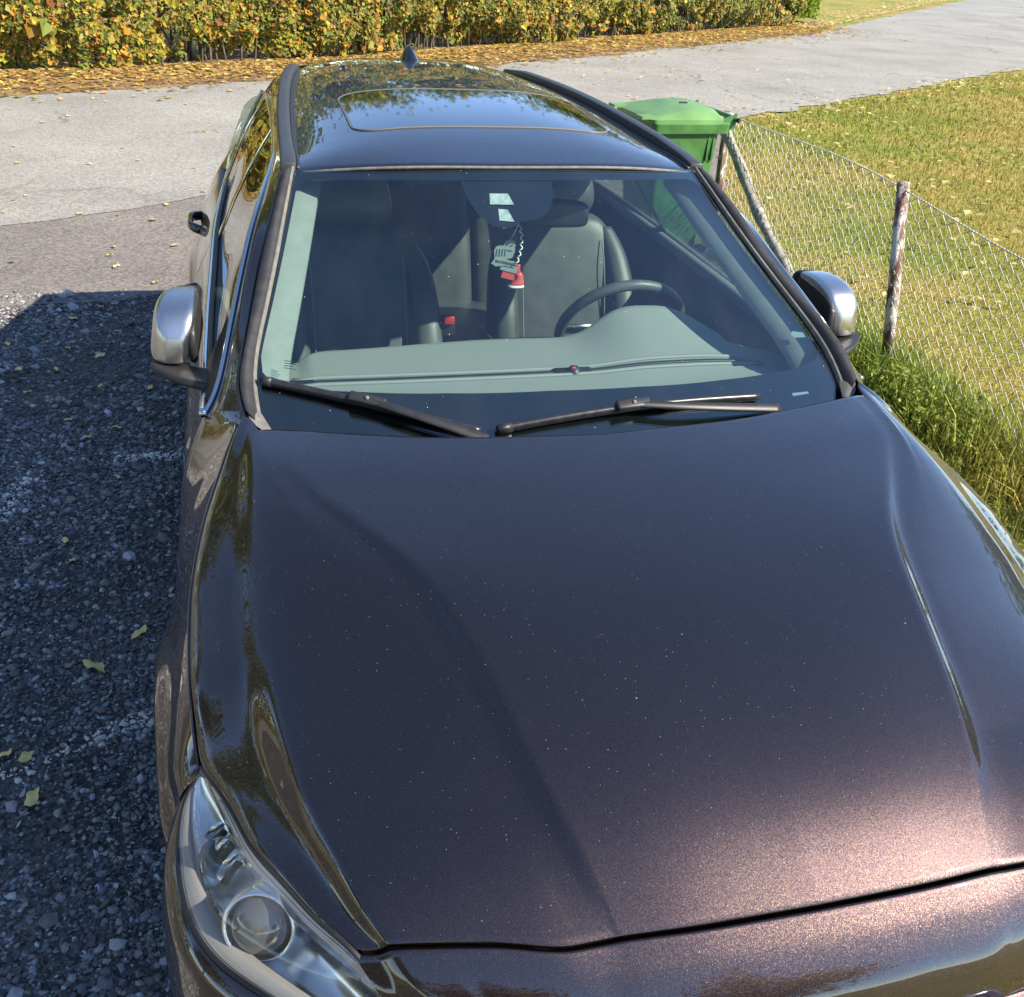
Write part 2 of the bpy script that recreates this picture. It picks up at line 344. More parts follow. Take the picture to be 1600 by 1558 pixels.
M_gravel = ground_material('gravel_bed', [(0.28, (0.060, 0.058, 0.057)), (0.5, (0.11, 0.105, 0.10)), (0.72, (0.20, 0.185, 0.165))], 1.6, bump=(110, 1.0, .02), fine=(85, .55))
M_litter = ground_material('leaf_litter_soil', [(0.3, (0.10, 0.06, 0.03)), (0.5, (0.23, 0.145, 0.07)), (0.7, (0.36, 0.25, 0.11))], 2.5, bump=(35, 1.0, .04), fine=(30, .5))
ROADFAR = [(-30, -2.5), (-14, 6.3), (-3.2, 12.3), (-0.17, 13.9), (4.2, 16.6), (12.6, 23.15), (20.5, 31.5), (29, 40.4), (60, 74)]
ROADNEAR = [(75, 60), (30, 29.2), (13.9, 17.3), (5.34, 11.5), (-2.3, 6.87), (-14, -0.2), (-26, -7.5)]
HEDGELINE = np.array([(-22, 4.0), (-12, 9.9), (-3.5, 14.35), (-0.09, 16.0), (2.9, 18.1), (7.6, 21.45), (13.3, 25.6)])
g = 220
structure(link('ground', mesh_np('ground', np.array([(-g, -g, 0), (g, -g, 0), (g, g, 0), (-g, g, 0)]), [np.arange(4)[None]], False), M_lawn))
sheet('gravel_bed', [(-7, -14), (1.32, -14), (1.30, 1), (1.38, 3.2), (1.75, 4.6), (2.35, 5.4), (0.5, 5.45), (-1.2, 5.40), (-2.1, 5.22), (-7, 4.2)], 0.004, M_gravel, 0.05)
sheet('driveway', [(-8, 4.0), (-2.1, 5.18), (-1.2, 5.36), (0.5, 5.42), (2.4, 5.38), (2.9, 6.2), (3.6, 8.2), (4.4, 10.0), (5.5, 11.9), (-2.3, 7.1), (-9, 3.1)], 0.008, M_drive, 0.04)
sheet('road', ROADFAR+ROADNEAR, 0.012, M_road, 0.05, 0.3)
sheet('leaf_litter_verge', [(x, y-0.12) for x, y in ROADFAR[1:6]]+[(14.6, 26.2), (13.3, 26.6), (7.0, 22.2), (2.4, 18.9), (-0.6, 16.9), (-4, 15.1), (-14.5, 9.4)], 0.016, M_litter, 0.10, 0.35)

# loose stones on the gravel bed
def ico():
    bm = bmesh.new(); bmesh.ops.create_icosphere(bm, subdivisions=1, radius=1.0)
    V = np.array([v.co for v in bm.verts]); F = np.array([[v.index for v in f.verts] for f in bm.faces]); bm.free(); return V, F
IV, IF = ico()
def stones(name, xy, size, cols):
    n = len(xy); B = IV[None]*(1+rng.normal(0, .20, (n, len(IV), 1)))
    sc = size[:, None]*np.stack([rng.uniform(.7, 1.3, n), rng.uniform(.7, 1.3, n), rng.uniform(.45, .8, n)], 1)
    B = B*sc[:, None]; a = rng.uniform(0, 6.28, n); c, s = np.cos(a)[:, None], np.sin(a)[:, None]
    tl = rng.normal(0, .35, n)[:, None]; z2 = B[..., 2]+B[..., 0]*tl
    X = B[..., 0]*c-B[..., 1]*s; Y = B[..., 0]*s+B[..., 1]*c
    V = np.stack([X+xy[:, :1], Y+xy[:, 1:], z2+0.004+sc[:, 2:]*0.25], -1).reshape(-1, 3)
    F = (IF[None]+(np.arange(n)*len(IV))[:, None, None]).reshape(-1, 3)
    me = mesh_np(name, V, [F], False); face_colors(me, np.repeat(cols, len(IF), 0)); return me
def stone_cols(n):
    v = np.clip(rng.lognormal(-1.8, .5, n), .03, .5)[:, None]
    return np.clip(v*np.stack([rng.normal(1.05, .08, n), np.ones(n), rng.normal(.98, .08, n)], 1), 0.02, .5)
m_, t_, b_ = mat('gravel_stones'); a_ = N(t_, 'Attribute', attribute_name='Col'); L(t_, a_.outputs['Color'], b_.inputs['Base Color']); b_.inputs['Roughness'].default_value = 0.85; M_stone = m_
ps = []; sz = []
for (x0, x1, y0, y1, dens, s0) in [(-1.75, -0.8, 0.45, 2.2, 17000, .0046), (-2.3, -0.8, 2.2, 3.6, 9500, .0055), (-2.7, -0.8, 3.6, 5.45, 4500, .0070), (-3.6, -1.75, 0.4, 3.2, 350, .012), (-0.8, 1.3, 0.0, 5.3, 220, .012)]:
    n = int((x1-x0)*(y1-y0)*dens); p = np.stack([rng.uniform(x0, x1, n), rng.uniform(y0, y1, n)], 1); ps.append(p); sz.append(s0*rng.lognormal(0, .38, n))
ps = np.concatenate(ps); sz = np.concatenate(sz)*1.0
_q = np.concatenate([ps, np.zeros((len(ps), 1))], 1); _w = sum(np.sin(_q[:, 0]*a+_q[:, 1]*b+c) for a, b, c in ((3.1, 1.7, .4), (-2.3, 2.9, 1.1), (5.2, -1.9, 2.2), (1.2, 4.6, .3)))/2.2
big = rng.random(len(ps)) < .05; sz = np.where(big, sz*1.8, sz); kp = rng.random(len(ps)) < np.clip(.78+.55*_w, .22, 1); ps = ps[kp]; sz = sz[kp]
gc = stone_cols(len(ps))
for a_, b_ in (((0, 1222), (235, 1120)), ((0, 815), (42, 752)), ((190, 716), (282, 714))):      # streaks of reflected sunlight, painted pale into the stone colours
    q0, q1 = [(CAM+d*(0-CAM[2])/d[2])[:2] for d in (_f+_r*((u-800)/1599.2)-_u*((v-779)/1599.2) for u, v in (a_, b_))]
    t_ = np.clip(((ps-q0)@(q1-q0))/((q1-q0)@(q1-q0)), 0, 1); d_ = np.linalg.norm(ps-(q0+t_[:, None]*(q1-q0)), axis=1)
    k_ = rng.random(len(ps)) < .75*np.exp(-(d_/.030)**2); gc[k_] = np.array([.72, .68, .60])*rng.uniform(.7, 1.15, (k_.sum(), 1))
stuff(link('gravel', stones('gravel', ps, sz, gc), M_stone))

# ------------------------------------------------------------------ the car
car = thing('parked_car', 'dark aubergine metallic estate car parked on gravel, seen from above its bonnet', 'car')
def X2(c): return [(-x, y, z) for x, y, z in c]
# --- bonnet: half-width columns written with positive x, then mirrored
c_mid = [(0, .156, .82), (0, .25, .880), (0, .4, .940), (0, .6, .988), (0, .8, 1.014), (0, 1.0, 1.030), (0, 1.12, 1.037), (0, 1.218, 1.041)]
c_in = [(.16, .158, .82), (.165, .25, .878), (.17, .4, .939), (.18, .6, .9865), (.20, .8, 1.0135), (.235, 1.0, 1.030), (.275, 1.13, 1.0375), (.30, 1.242, 1.0415)]
cr = [(.302, .166, .817), (.323, .25, .866), (.364, .4, .926), (.385, .5, .9555), (.408, .6, .979), (.434, .7, .998), (.470, .8, 1.012), (.522, .9, 1.0205), (.580, 1.0, 1.0265), (.637, 1.1, 1.0315), (.681, 1.2, 1.037), (.700, 1.338, 1.040)]
RIDGE = [(.601, .217, .815), (.6245, .255, .83), (.6445, .305, .843), (.676, .395, .855), (.699, .47, .866), (.721, .585, .882), (.7305, .68, .902), (.7335, .825, .945), (.7355, .93, .975), (.737, 1.03, 1.0), (.738, 1.13, 1.018), (.737, 1.25, 1.033), (.735, 1.39, 1.043)]
NR = 120
C0 = spline(c_mid, NR); C1 = spline(c_in, NR); CR = spline(cr, NR)
fade = np.clip((1.24-CR[:, 1])/.55, 0, 1)**1.1*np.clip((CR[:, 1]-.16)/.2, 0.02, 1)
Cin = CR*0.95+C1*0.05; Cin[:, 2] = CR[:, 2]+0.0010
off = np.stack([np.interp(fade, [0, 1], [.020, .024]), np.zeros(NR), -0.0130*fade], 1)
_RG = spline(RIDGE, NR); avail = np.clip(_RG[:, 0]-CR[:, 0], .004, 1)
off[:, 0] = np.minimum(off[:, 0], .22*avail); off[:, 2] *= np.clip(avail/.08, 0, 1)
CF = CR+off
CF2 = CF+np.stack([np.minimum(.036, .25*avail), np.zeros(NR), -0.0075*fade*np.clip(avail/.12, 0, 1)], 1)
CP = CR+(CF-CR)*np.array([.10, .1, .11]); CM = CR+(C1-CR)*.012; CM[:, 2] = CR[:, 2]+.0002
RG = spline(RIDGE, NR)
ba = np.clip(avail/.22, 0, 1)**1.5; rf = np.clip((1.28-RG[:, 1])/.35, 0.06, 1)
RI = RG*0.9+CF2*0.1; RI[:, 2] += 0.003*ba
wfr = np.clip((.75-RG[:, 1])/.4, 0, 1)
edge = [(.645, .230, .797), (.6875, .285, .797), (.7265, .35, .798), (.769, .43, .791), (.8005, .525, .777), (.836, .612, .768), (.8515, .652, .772), (.857, .697, .797), (.8615, .753, .838), (.8628, .85, .872), (.859, .944, .903), (.847, 1.05, .932), (.8285, 1.165, .953), (.8015, 1.262, .984), (.778, 1.32, 1.020), (.748, 1.412, 1.044)]
ED = spline(edge, NR); DD = ED-RG
RM = RG+DD*np.stack([np.full(NR, .09), np.full(NR, .09), .07+.08*wfr], 1)
RO = RG+DD*np.stack([np.full(NR, .34), np.full(NR, .34), .34+.28*wfr], 1)
MM = RO*0.5+ED*0.5; MM[:, 2] += 0.005*np.clip(DD[:, 0]/.1, 0, 1)-0.004*wfr*np.clip(DD[:, 0]/.1, 0, 1)       # scooped beside the lamp, full further back
MN = RO*0.12+ED*0.88; MN[:, 2] += 0.006*np.clip(DD[:, 0]/.1, 0, 1)
half = pchip(np.stack([C0, C1, Cin, CM, CR, CP, CF, CF2, CF2*.5+RI*.5+np.stack([0*ba, 0*ba, .004*ba], 1), RI, RG, RM, RO, MM, MN, ED]), np.unique(np.concatenate([np.linspace(0, 1, 150), np.linspace(.34, .52, 60)])))
half = np.swapaxes(half, 0, 1)              # rows (front-rear) x columns
H = np.concatenate([flip(half)[:, :0:-1], half], 1)
H = skirt(H, ('u0', 'u1', 'v0', 'v1'), (0, 0, 1), .016, .003)
hood = panel('bonnet', H, M_paint, car)[0]

# --- sides
T = np.array([(.858, .655, .752), (.8635, .70, .787), (.8675, .755, .831), (.8688, .852, .866), (.865, .946, .897), (.853, 1.052, .926), (.8345, 1.168, .947), (.8075, 1.265, .978), (.7835, 1.325, 1.014), (.768, 1.385, 1.032), (.790, 1.45, 1.012), (.820, 1.51, .994), (.833, 1.545, .988), (.830, 1.8, .984), (.826, 2.28, .985), (.82, 2.55, .993), (.806, 3.1, 1.004), (.777, 3.55, 1.012), (.735, 4.0, 1.04), (.70, 4.25, 1.07), (.66, 4.42, 1.06), (.58, 4.56, 1.0), (.5, 4.60, .98)])
XM = np.array([(.60, .885), (.7, .905), (.9, .914), (1.3, .917), (1.8, .915), (2.4, .917), (3.2, .916), (3.8, .915), (4.15, .900), (4.35, .868), (4.5, .80), (4.58, .70), (4.60, .60)])
WH = [(.955, .335), (3.73, .335)]; AR = .362
def side(y0, y1, n=60, m=44, zfloor=.205):
    ys = np.linspace(y0, y1, n); G = np.zeros((n, m, 3))
    tx = np.interp(ys, np.linspace(0, 1, 2), [0, 0])
    ty = np.linspace(0, 1, 900); TT = spline(T, ty, np.linspace(0, 1, len(T)))
    for i, y in enumerate(ys):
        k = np.argmin(abs(TT[:, 1]-y)); xT, zT = TT[k, 0], TT[k, 2]; xm = np.interp(y, XM[:, 0], XM[:, 1])
        zb = zfloor
        for wy, wz in WH:
            if abs(y-wy) < AR: zb = max(zb, wz+math.sqrt(AR**2-(y-wy)**2))
        q = np.linspace(0, 1, m)**1.15; z = zT+(zb-zT)*q
        u = np.clip((zT-z)/max(.05, (zT-.70)), 0, 1); gg = np.sin(u*math.pi/2)**np.interp(y, [1.4, 1.9], [1.0, .72])
        x = xT+(xm-xT)*gg
        x = x-.055*np.clip((.62-z)/.42, 0, 1)**1.6
        x = x-.010*np.exp(-((z-.47)/.05)**2)+.006*np.exp(-((z-.87)/.02)**2)*(1.6 < y < 4.0)
        for wy, wz in WH:
            d = np.hypot(y-wy, z-wz); x = x+.034*np.exp(-((d-AR)/.055)**2)*np.clip((z-.25)/.2, 0, 1)
        G[i] = np.stack([x, np.full(m, y), z], 1)
    return G
fend = side(.640, 1.527); fend = skirt(fend, ('u1', 'v0', 'v1'), (1, 0, 0.2), .014, .0025)
panel('front_wing', fend, M_paint, car, True)
fd = skirt(side(1.535, 2.925, 70), ('u0', 'u1', 'v0', 'v1'), (1, 0, .2), .014, .0025)
doors = panel('front_door', fd, M_paint, car, True)
rd = skirt(side(2.933, 3.86, 60), ('u0', 'u1', 'v0', 'v1'), (1, 0, .2), .014, .0025)
rdoors = panel('rear_door', rd, M_paint, car, True)
panel('rear_wing', skirt(side(3.868, 4.597, 50), ('u0', 'v0', 'v1'), (1, 0, .2), .014, .0025), M_paint, car, True)

# --- window openings, pillars, roof sides
U = [(.833, 1.532, .990), (.7965, 1.616, 1.033), (.758, 1.767, 1.13), (.716, 1.955, 1.23), (.6845, 2.095, 1.288), (.6385, 2.37, 1.328), (.604, 2.72, 1.345), (.589, 3.29, 1.345), (.588, 3.75, 1.332), (.591, 4.10, 1.30)]
Mo = [(.748, 1.418, 1.047), (.757, 1.50, 1.080), (.739, 1.60, 1.128), (.697, 1.84, 1.217), (.657, 1.985, 1.300), (.612, 2.19, 1.388), (.604, 2.45, 1.402), (.580, 3.0, 1.418), (.535, 3.6, 1.418), (.475, 4.10, 1.405)]
tt = np.linspace(0, 1, 10); UU = spline(U, 160, tt); MO = spline(Mo, 160, tt)
mid = UU*.5+MO*.5; nn = np.array([.75, 0, .5]); mid = mid+.012*nn
FR = np.swapaxes(pchip(np.stack([UU, mid, MO]), 16), 0, 1)
pre = np.linspace(0, 1, 16)[:, None]*np.array([[.764-.842, 1.372-1.495, 1.022-.958]])+np.array([[.842, 1.495, .958]])
pre = pre-np.array([.010, 0, .006]); FR = np.concatenate([pre[None], FR])
panel('pillar_and_roof_side', skirt(FR, ('v0', 'v1'), (1, 0, .6), .02, .003), M_paint, car, True)
Lw = [(.833, 1.532, .990), (.831, 1.8, .990), (.827, 2.28, .991), (.821, 2.55, .999), (.807, 3.1, 1.010), (.779, 3.55, 1.018), (.735, 3.95, 1.05), (.675, 4.12, 1.14), (.63, 4.16, 1.22), (.591, 4.10, 1.30)]
LW = spline(Lw, 160); Us = spline(U, 160)
for s in (-1, 1):
    f = np.array([s, 1, 1])
    tube('window_chrome_upper', UU*f+np.array([s*.004, 0, .002]), .0075, M_chrome, car, k=8)
    tube('window_chrome_lower', LW*f+np.array([s*.006, 0, .004]), .009, M_chrome, car, k=8)
# glass between belt and roof side
def yparam(C, ys): o = np.argsort(C[:, 1]); return np.stack([np.interp(ys, C[o, 1], C[o, 0]), ys, np.interp(ys, C[o, 1], C[o, 2])], 1)
LWm = LW[LW[:, 1] < 4.165]; ys_ = np.linspace(1.56, 4.07, 90)
lwq = yparam(LW[:110], np.clip(ys_, 0, 3.9)); lwq[:, 1] = ys_; lwq[:, 2] = np.where(ys_ > 3.9, 1.05+(ys_-3.9)*1.2, lwq[:, 2]); lwq[:, 0] = np.where(ys_ > 3.9, lwq[:, 0]-(ys_-3.9)*.6, lwq[:, 0])
uq = yparam(UU, ys_)
SG = np.stack([lwq+(lwq-uq)*.06, lwq*.5+uq*.5+np.array([.014, 0, .006]), uq], 0)-np.array([.010, 0, 0])
SG = np.swapaxes(pchip(SG, 14), 0, 1)
glass = panel('side_window', SG, M_side, car, True)
def on_side(y, q):      # point on the side glass: q 0 belt .. 1 top
    i = np.argmin(abs(ys_-y)); j = q*(SG.shape[1]-1); j0 = int(min(j, SG.shape[1]-2)); return SG[i, j0]*(1-(j-j0))+SG[i, j0+1]*(j-j0)
for s in (-1, 1):
    f = np.array([s, 1, 1])
    for (ya, yb, w) in ((2.86, 3.12, .030), (3.66, 3.92, .035)):
        P = np.array([on_side(ya+(yb-ya)*q, q) for q in np.linspace(0, 1, 14)])
        G = np.stack([P+np.array([.004, -w, 0]), P+np.array([.008, 0, 0]), P+np.array([.004, w, 0])], 1)*f
        panel('pillar_cover', G, M_glassblack, car)
    # door seal strips just inside the chrome
    tube('window_seal', (UU[6:150]-np.array([.006, 0, .013]))*f, .008, M_black, car, k=6)
    tube('window_seal', (LW[4:120]+np.array([-.008, 0, .012]))*f, .008, M_black, car, k=6)

# --- roof
ysr = np.linspace(0, 1, 90)
RE = MO[72:]; 
def roof_pt(u, v):      # u across -1..1, v 0 front..1 rear
    e = MO[int(round(72+0))]
    yf = 2.072+.125*abs(u)**2.4; y = yf+(4.10-yf)*v
    ew = np.interp(y, MO[70:, 1], MO[70:, 0])-.030; ze = np.interp(y, MO[70:, 1], MO[70:, 2])-.006
    zc = np.interp(y, ROOFY, ROOFZ)
    x = ew*u; return np.array([x, y, zc-(zc-ze)*abs(u)**3.2])
_k = spline([(2.05, 1.424), (2.25, 1.452), (2.5, 1.475), (2.8, 1.490), (3.2, 1.496), (3.6, 1.486), (3.9, 1.470), (4.15, 1.445)], 200)
ROOFY, ROOFZ = _k[:, 0], _k[:, 1]
RF = np.array([[roof_pt(u, v) for u in np.linspace(-1, 1, 61)] for v in np.linspace(0, 1, 80)])
roof = panel('roof', skirt(RF, ('u0', 'v0', 'v1'), (0, 0, 1), .03, .004), M_paint, car)[0]
tube('roof_front_seal', RF[0]+np.array([0, -.006, -.003]), .0045, M_seal, roof, k=6)
def roof_z(x, y):
    ew = np.interp(y, MO[70:, 1], MO[70:, 0])-.030; ze = np.interp(y, MO[70:, 1], MO[70:, 2])-.006; zc = np.interp(y, ROOFY, ROOFZ)
    return zc-(zc-ze)*abs(x/ew)**3.2
def rrect(x0, x1, y0, y1, r, n=8):
    out = []
    for cx, cy, a0 in ((x1-r, y0+r, -90), (x1-r, y1-r, 0), (x0+r, y1-r, 90), (x0+r, y0+r, 180)):
        for k in range(n+1): a = R(a0+90*k/n); out.append((cx+r*math.cos(a), cy+r*math.sin(a)))
    return np.array(out)
def dense(P, step=.03):
    out = []
    for i in range(len(P)):
        a, b = P[i], P[(i+1) % len(P)]; n = max(1, int(np.linalg.norm(b-a)/step))
        out += [a+(b-a)*k/n for k in range(n)]
    return np.array(out)
sr = dense(rrect(-.392, .392, 2.405, 2.93, .075)); srp = np.array([(x, y, roof_z(x, y)+.0015) for x, y in sr]); srp = np.concatenate([srp, srp[:1]])
# sunroof pane: a grid clipped to the rounded outline, a hair above the roof skin
gx = np.linspace(-1, 1, 41); rows = []
for y in np.linspace(2.412, 2.923, 28):
    dy = min(y-2.405, 2.93-y); hw = .392-.075+math.sqrt(max(0, .075**2-max(0, .075-dy)**2))-.004
    rows.append([(hw*u, y, roof_z(hw*u, y)+.0022) for u in gx])
sunroof = panel('sunroof', np.array(rows), M_glassblack, car)[0]
tube('sunroof_seal', srp-np.array([0, 0, .0015]), .0042, M_sunseal, sunroof, k=6, cap=False)
for s in (-1, 1):
    G = []
    for y in np.linspace(2.205, 4.06, 70):
        e = np.interp(y, MO[70:, 1], MO[70:, 0])-.020; ze = np.interp(y, MO[70:, 1], MO[70:, 2])
        h = .014+.016*min(1, (y-2.19)/.30, (4.10-y)/.25); w = .021*min(1, .55+(4.07-y)/.12)
        prof = [(w, -.012), (w*1.02, h*.35), (w*.86, h*.86), (w*.5, h), (-w*.4, h*1.02), (-w*.86, h*.9), (-w*1.0, h*.45), (-w, -.012)]
        G.append([(s*(e+a), y, ze+b) for a, b in prof])
    G = np.array(G); V = G.reshape(-1, 3); F = [grid_faces(len(G), 8), np.arange(8)[None, ::-1], (np.arange(8)+(len(G)-1)*8)[None]]
    rail = link('roof_rail', mesh_np('roof_rail', V, F), M_rail, car)
    m = rail.modifiers.new('bevel', 'BEVEL'); m.width = .002; m.segments = 2; m.limit_method = 'ANGLE'; m.angle_limit = R(50)
    tube('rail_gasket', np.array([(s*(abs(g[6][0])-.004), g[6][1], g[7][2]+.012) for g in G]), .006, M_black, rail, k=6)
# shark-fin aerial
fin = []
for q in np.linspace(0, 1, 10):
    z0 = roof_z(0, 3.86)-.004; h = .056*q; l0 = 3.80+.075*q**1.2; l1 = 3.955-.045*q**2; w = .033*(1-q)**.8+.006
    fin.append(((0, (l0+l1)/2, z0+h), (w, 0, 0), (0, (l1-l0)/2*(1-.35*max(0, q-.75)/.25), 0)))
loft('roof_aerial', fin, M_glassblack, car, k=20, n=16, e=.85)
# rear end, tailgate
st = [(4.085, 1.447, .46, 1.405, .588, 1.30, .70, 1.06), (4.30, 1.415, .455, 1.375, .57, 1.26, .70, 1.05), (4.36, 1.395, .45, 1.355, .56, 1.22, .68, 1.05), (4.46, 1.20, .45, 1.18, .55, 1.13, .66, 1.04), (4.56, 1.02, .45, 1.015, .55, 1.01, .60, .99), (4.60, .90, .45, .90, .55, .90, .60, .90), (4.61, .6, .45, .6, .55, .6, .60, .6), (4.58, .25, .45, .25, .55, .25, .60, .25)]
A4 = np.array([[(0, y, zc), (r0, y, zr), (u0, y-.02, zu), (l0, y-.03, zl)] for y, zc, r0, zr, u0, zu, l0, zl in st])
cols = [spline(A4[:, j], 50, np.linspace(0, 1, len(st))) for j in range(4)]
hg = np.swapaxes(pchip(np.stack(cols), 24), 0, 1)
panel('tailgate', np.concatenate([flip(hg)[:, :0:-1], hg], 1), M_paint, car)

# --- windscreen
Eg = spline([(.722, 1.40, 1.003), (.731, 1.52, 1.062), (.700, 1.706, 1.150), (.645, 1.95, 1.265), (.590, 2.195, 1.392)], 60)
Cg = spline([(0, 1.245, .962), (0, 1.42, 1.068), (0, 1.65, 1.200), (0, 1.87, 1.321), (0, 2.068, 1.424)], 60)
def ws(s, t):
    k = t*59; i = int(min(max(k, 0), 58)); f = k-i
    E, C = Eg[i]*(1-f)+Eg[i+1]*f, Cg[i]*(1-f)+Cg[i+1]*f
    p = C+(E-C)*abs(s)**2.3; return np.array([E[0]*s, p[1], p[2]])
WN = np.array([0, -.55, .84])
WS = np.array([[ws(s, t) for s in np.linspace(-1, 1, 70)] for t in np.linspace(0, 1, 60)])
screen = panel('windscreen', WS, M_ws, car)[0]
# black ceramic band printed round the edge of the screen, with the camera housing at the top
clear = [(-.885, .957), (-.143, .950), (.0, .950), (.60, .953), (.885, .957), (.932, .944), (.953, .905), (.962, .765), (.968, .495), (.975, .26), (.968, .205), (.935, .172), (.86, .163), (.68, .178), (.53, .189), (.225, .203), (-.079, .208), (-.406, .203), (-.678, .189), (-.849, .175), (-.936, .179), (-.963, .208), (-.972, .26), (-.965, .495), (-.957, .765), (-.953, .905), (-.932, .944)]
Pc = dense(np.array(clear), .03); ang = np.arctan2(Pc[:, 1]-.55, Pc[:, 0]*.6)
def outer(a):
    dx, dy = math.cos(a)/.6, math.sin(a); k = min(1.0/abs(dx) if dx else 9, (.45 if dy > 0 else .55)/abs(dy) if dy else 9); return np.array([dx*k, .55+dy*k])
ring = []
for p, a in zip(Pc, ang):
    o = outer(a); ring.append([ws(*np.clip(p+(o-p)*q, (-1, 0), (1, 1)))-WN*.004 for q in np.linspace(0, 1, 14)])
ring.append(ring[0])
panel('screen_black_band', np.array(ring), M_glassblack, screen)
def ws_patch(name, poly, m, off, parent, n=6):
    P = dense(np.array(poly), .02); c = P.mean(0)
    G = np.array([[ws(*(c+(p-c)*q))-WN*off for q in np.linspace(0, 1, n)] for p in np.concatenate([P, P[:1]])])
    return panel(name, G, m, parent)[0]
sensor = ws_patch('camera_housing', [(-.262, .965), (-.238, .873), (-.202, .809), (-.153, .768), (-.08, .761), (-.031, .785), (.054, .797), (.10, .825), (.150, .89), (.158, .965)], M_glassblack, .006, car)
M_sensorwin = simple('sensor_window', (0.34, 0.38, 0.38), 0.25, var=.3, vscale=60)
for pw in ([(-.141, .896), (-.060, .895), (-.046, .850), (-.149, .852)], [(-.118, .834), (-.078, .830), (-.063, .783), (-.124, .788)]):
    ws_patch('sensor_window', pw, M_sensorwin, .0035, sensor)
M_sticker = simple('sticker_clear', (0.13, 0.19, 0.20), 0.5)
ws_patch('toll_tag', [(.893, .282), (.91, .289), (.95, .273), (.948, .255), (.90, .266)], M_sticker, .006, screen)
ws_patch('chassis_number_window', [(.775, .094), (.84, .082), (.845, .074), (.776, .084)], M_sticker, .0035, screen)
M_print = simple('ceramic_print', (0.02, 0.03, 0.03), 0.5)
for k in range(4): ws_patch('glass_marking', [(-.900, .258-.008*k), (-.872+.008*(k % 2), .258-.008*k), (-.872+.008*(k % 2), .2555-.008*k), (-.900, .2555-.008*k)], M_print, .002, screen)
# side mouldings of the screen
EG = spline(Eg, 90); MOa = np.array([MO[np.argmin(abs(MO[:, 1]-np.clip(p[1]+.01, 1.42, 2.2)))] for p in EG]); MOa = spline(MOa[::6], 90)
for s in (-1, 1):
    f = np.array([s, 1, 1]); a = EG+np.array([-.012, -.004, .004]); b = MOa+np.array([-.004, 0, .003])
    q = lambda w, h: (a*(1-w)+b*w)+WN*h
    panel('screen_moulding', np.stack([q(0.08, -.004), q(.14, .008), q(.5, .011), q(.95, .006), q(1.0, -.008)], 1)*f, M_rubber, car)
    panel('screen_seal_lip', np.stack([q(-.14, .000), q(-.06, .006), q(.08, .0085), q(.16, .004)], 1)*f, M_seal, car)
    # corner filler at the foot of the pillar
    c = np.array([[(.744, 1.425, 1.046), (.736, 1.45, 1.050), (.728, 1.48, 1.050)], [(.728, 1.388, 1.032), (.718, 1.41, 1.034), (.712, 1.44, 1.034)], [(.702, 1.362, 1.020), (.696, 1.372, 1.020), (.692, 1.382, 1.018)]])
    panel('cowl_corner', np.swapaxes(pchip(np.swapaxes(pchip(c, 10), 0, 1), 10), 0, 1)*f, M_seal, car)
# scuttle panel under the bonnet's rear edge
cw = np.array([[(x, 1.255+.06*abs(x)**2*1.6, .975+.02*abs(x)) for x in np.linspace(-.70, .70, 30)], [(x, 1.30+.08*abs(x)**2*1.6, .974+.03*abs(x)) for x in np.linspace(-.70, .70, 30)]])
panel('scuttle', cw, M_black, car)

# --- wipers
def wp(s, t, h): return ws(s, t)+WN*h
def wiper(tip, mid, heel, pivot, ph, flipped):
    w = thing_part('wiper', car)
    P = spline([wp(*tip, .011), wp(*mid, .015), wp(*heel, .012)], 40)
    tube('wiper_blade', P, .0092, M_wiper, w, k=8, ry=.012, up=WN)
    tube('blade_rubber', P-WN*.012, .003, M_black, w, k=6, ry=.007, up=WN)
    A = spline([wp(*mid, .030), wp(*(np.array(mid)*.72+np.array(pivot)*.28), .034), np.array(wp(*pivot, ph))], 26)
    tube('wiper_arm', A, np.interp(np.linspace(0, 1, 26), [0, 1], [.010, .014]), M_black, w, k=8, ry=np.full(26, .006), up=WN)
    d = (P[24]-P[16]); d /= np.linalg.norm(d); n = WN/np.linalg.norm(WN); c = np.cross(n, d)
    rot = np.stack([d, c, n], 1)
    box('blade_clip', wp(*mid, .027), (.085, .026, .020), M_black, w, .006, 3, rot)
    tube('end_cap', P[:3], .0105, M_black, w, k=8, ry=.0125, up=WN)
    lathe('clip_rivet', [(0, .004), (.004, .004), (.005, 0)], wp(*mid, .037), n, M_seal, w, 10)
def thing_part(name, parent):
    o = bpy.data.objects.new(name, None); COL.objects.link(o); o.parent = parent; o.empty_display_size = .05; return o
wiper((-.965, .168), (-.66, .142), (-.335, .082), (-.32, .052), .022, False)
wiper((-.280, .088), (.165, .132), (.625, .105), (.69, .052), .016, True)

# --- front: nose panel, bumper, grille, lamps
cxs = np.linspace(-1, 1, 121)
hf = half[0]
FL = np.array([(u*.645, np.interp(abs(u)*.645, hf[:, 0], hf[:, 1]), np.interp(abs(u)*.645, hf[:, 0], hf[:, 2])) for u in cxs])
n0 = FL+np.array([0, -.0115, -.005]); FS = FL.copy(); kk = np.ones(25)/25
for j in (1, 2): FS[12:-12, j] = np.convolve(FL[:, j], kk, 'valid')
n1 = FL*.5+FS*.5+np.array([0, -.045, -.036]); n2 = FS+np.array([0, -.085, -.085]); n3 = FS+np.array([0, -.115, -.155])
inner = (1/(1+np.exp((np.abs(cxs)*.645-.315)/.006)))[:, None]*np.array([0, -.001, .001])
tp = (1-.10*np.clip(np.abs(cxs)*.64-.5, 0, 1)/.14)[:, None]
n1[:, 0] *= .962; n2[:, 0] *= .895; n3[:, 0] *= .885
NP = np.swapaxes(pchip(np.stack([n0, n1+inner, n2+inner, n3+inner]), 30), 0, 1)
panel('nose_panel', skirt(NP, ('v0',), (0, -.5, .8), .02, .003), M_paint, car)
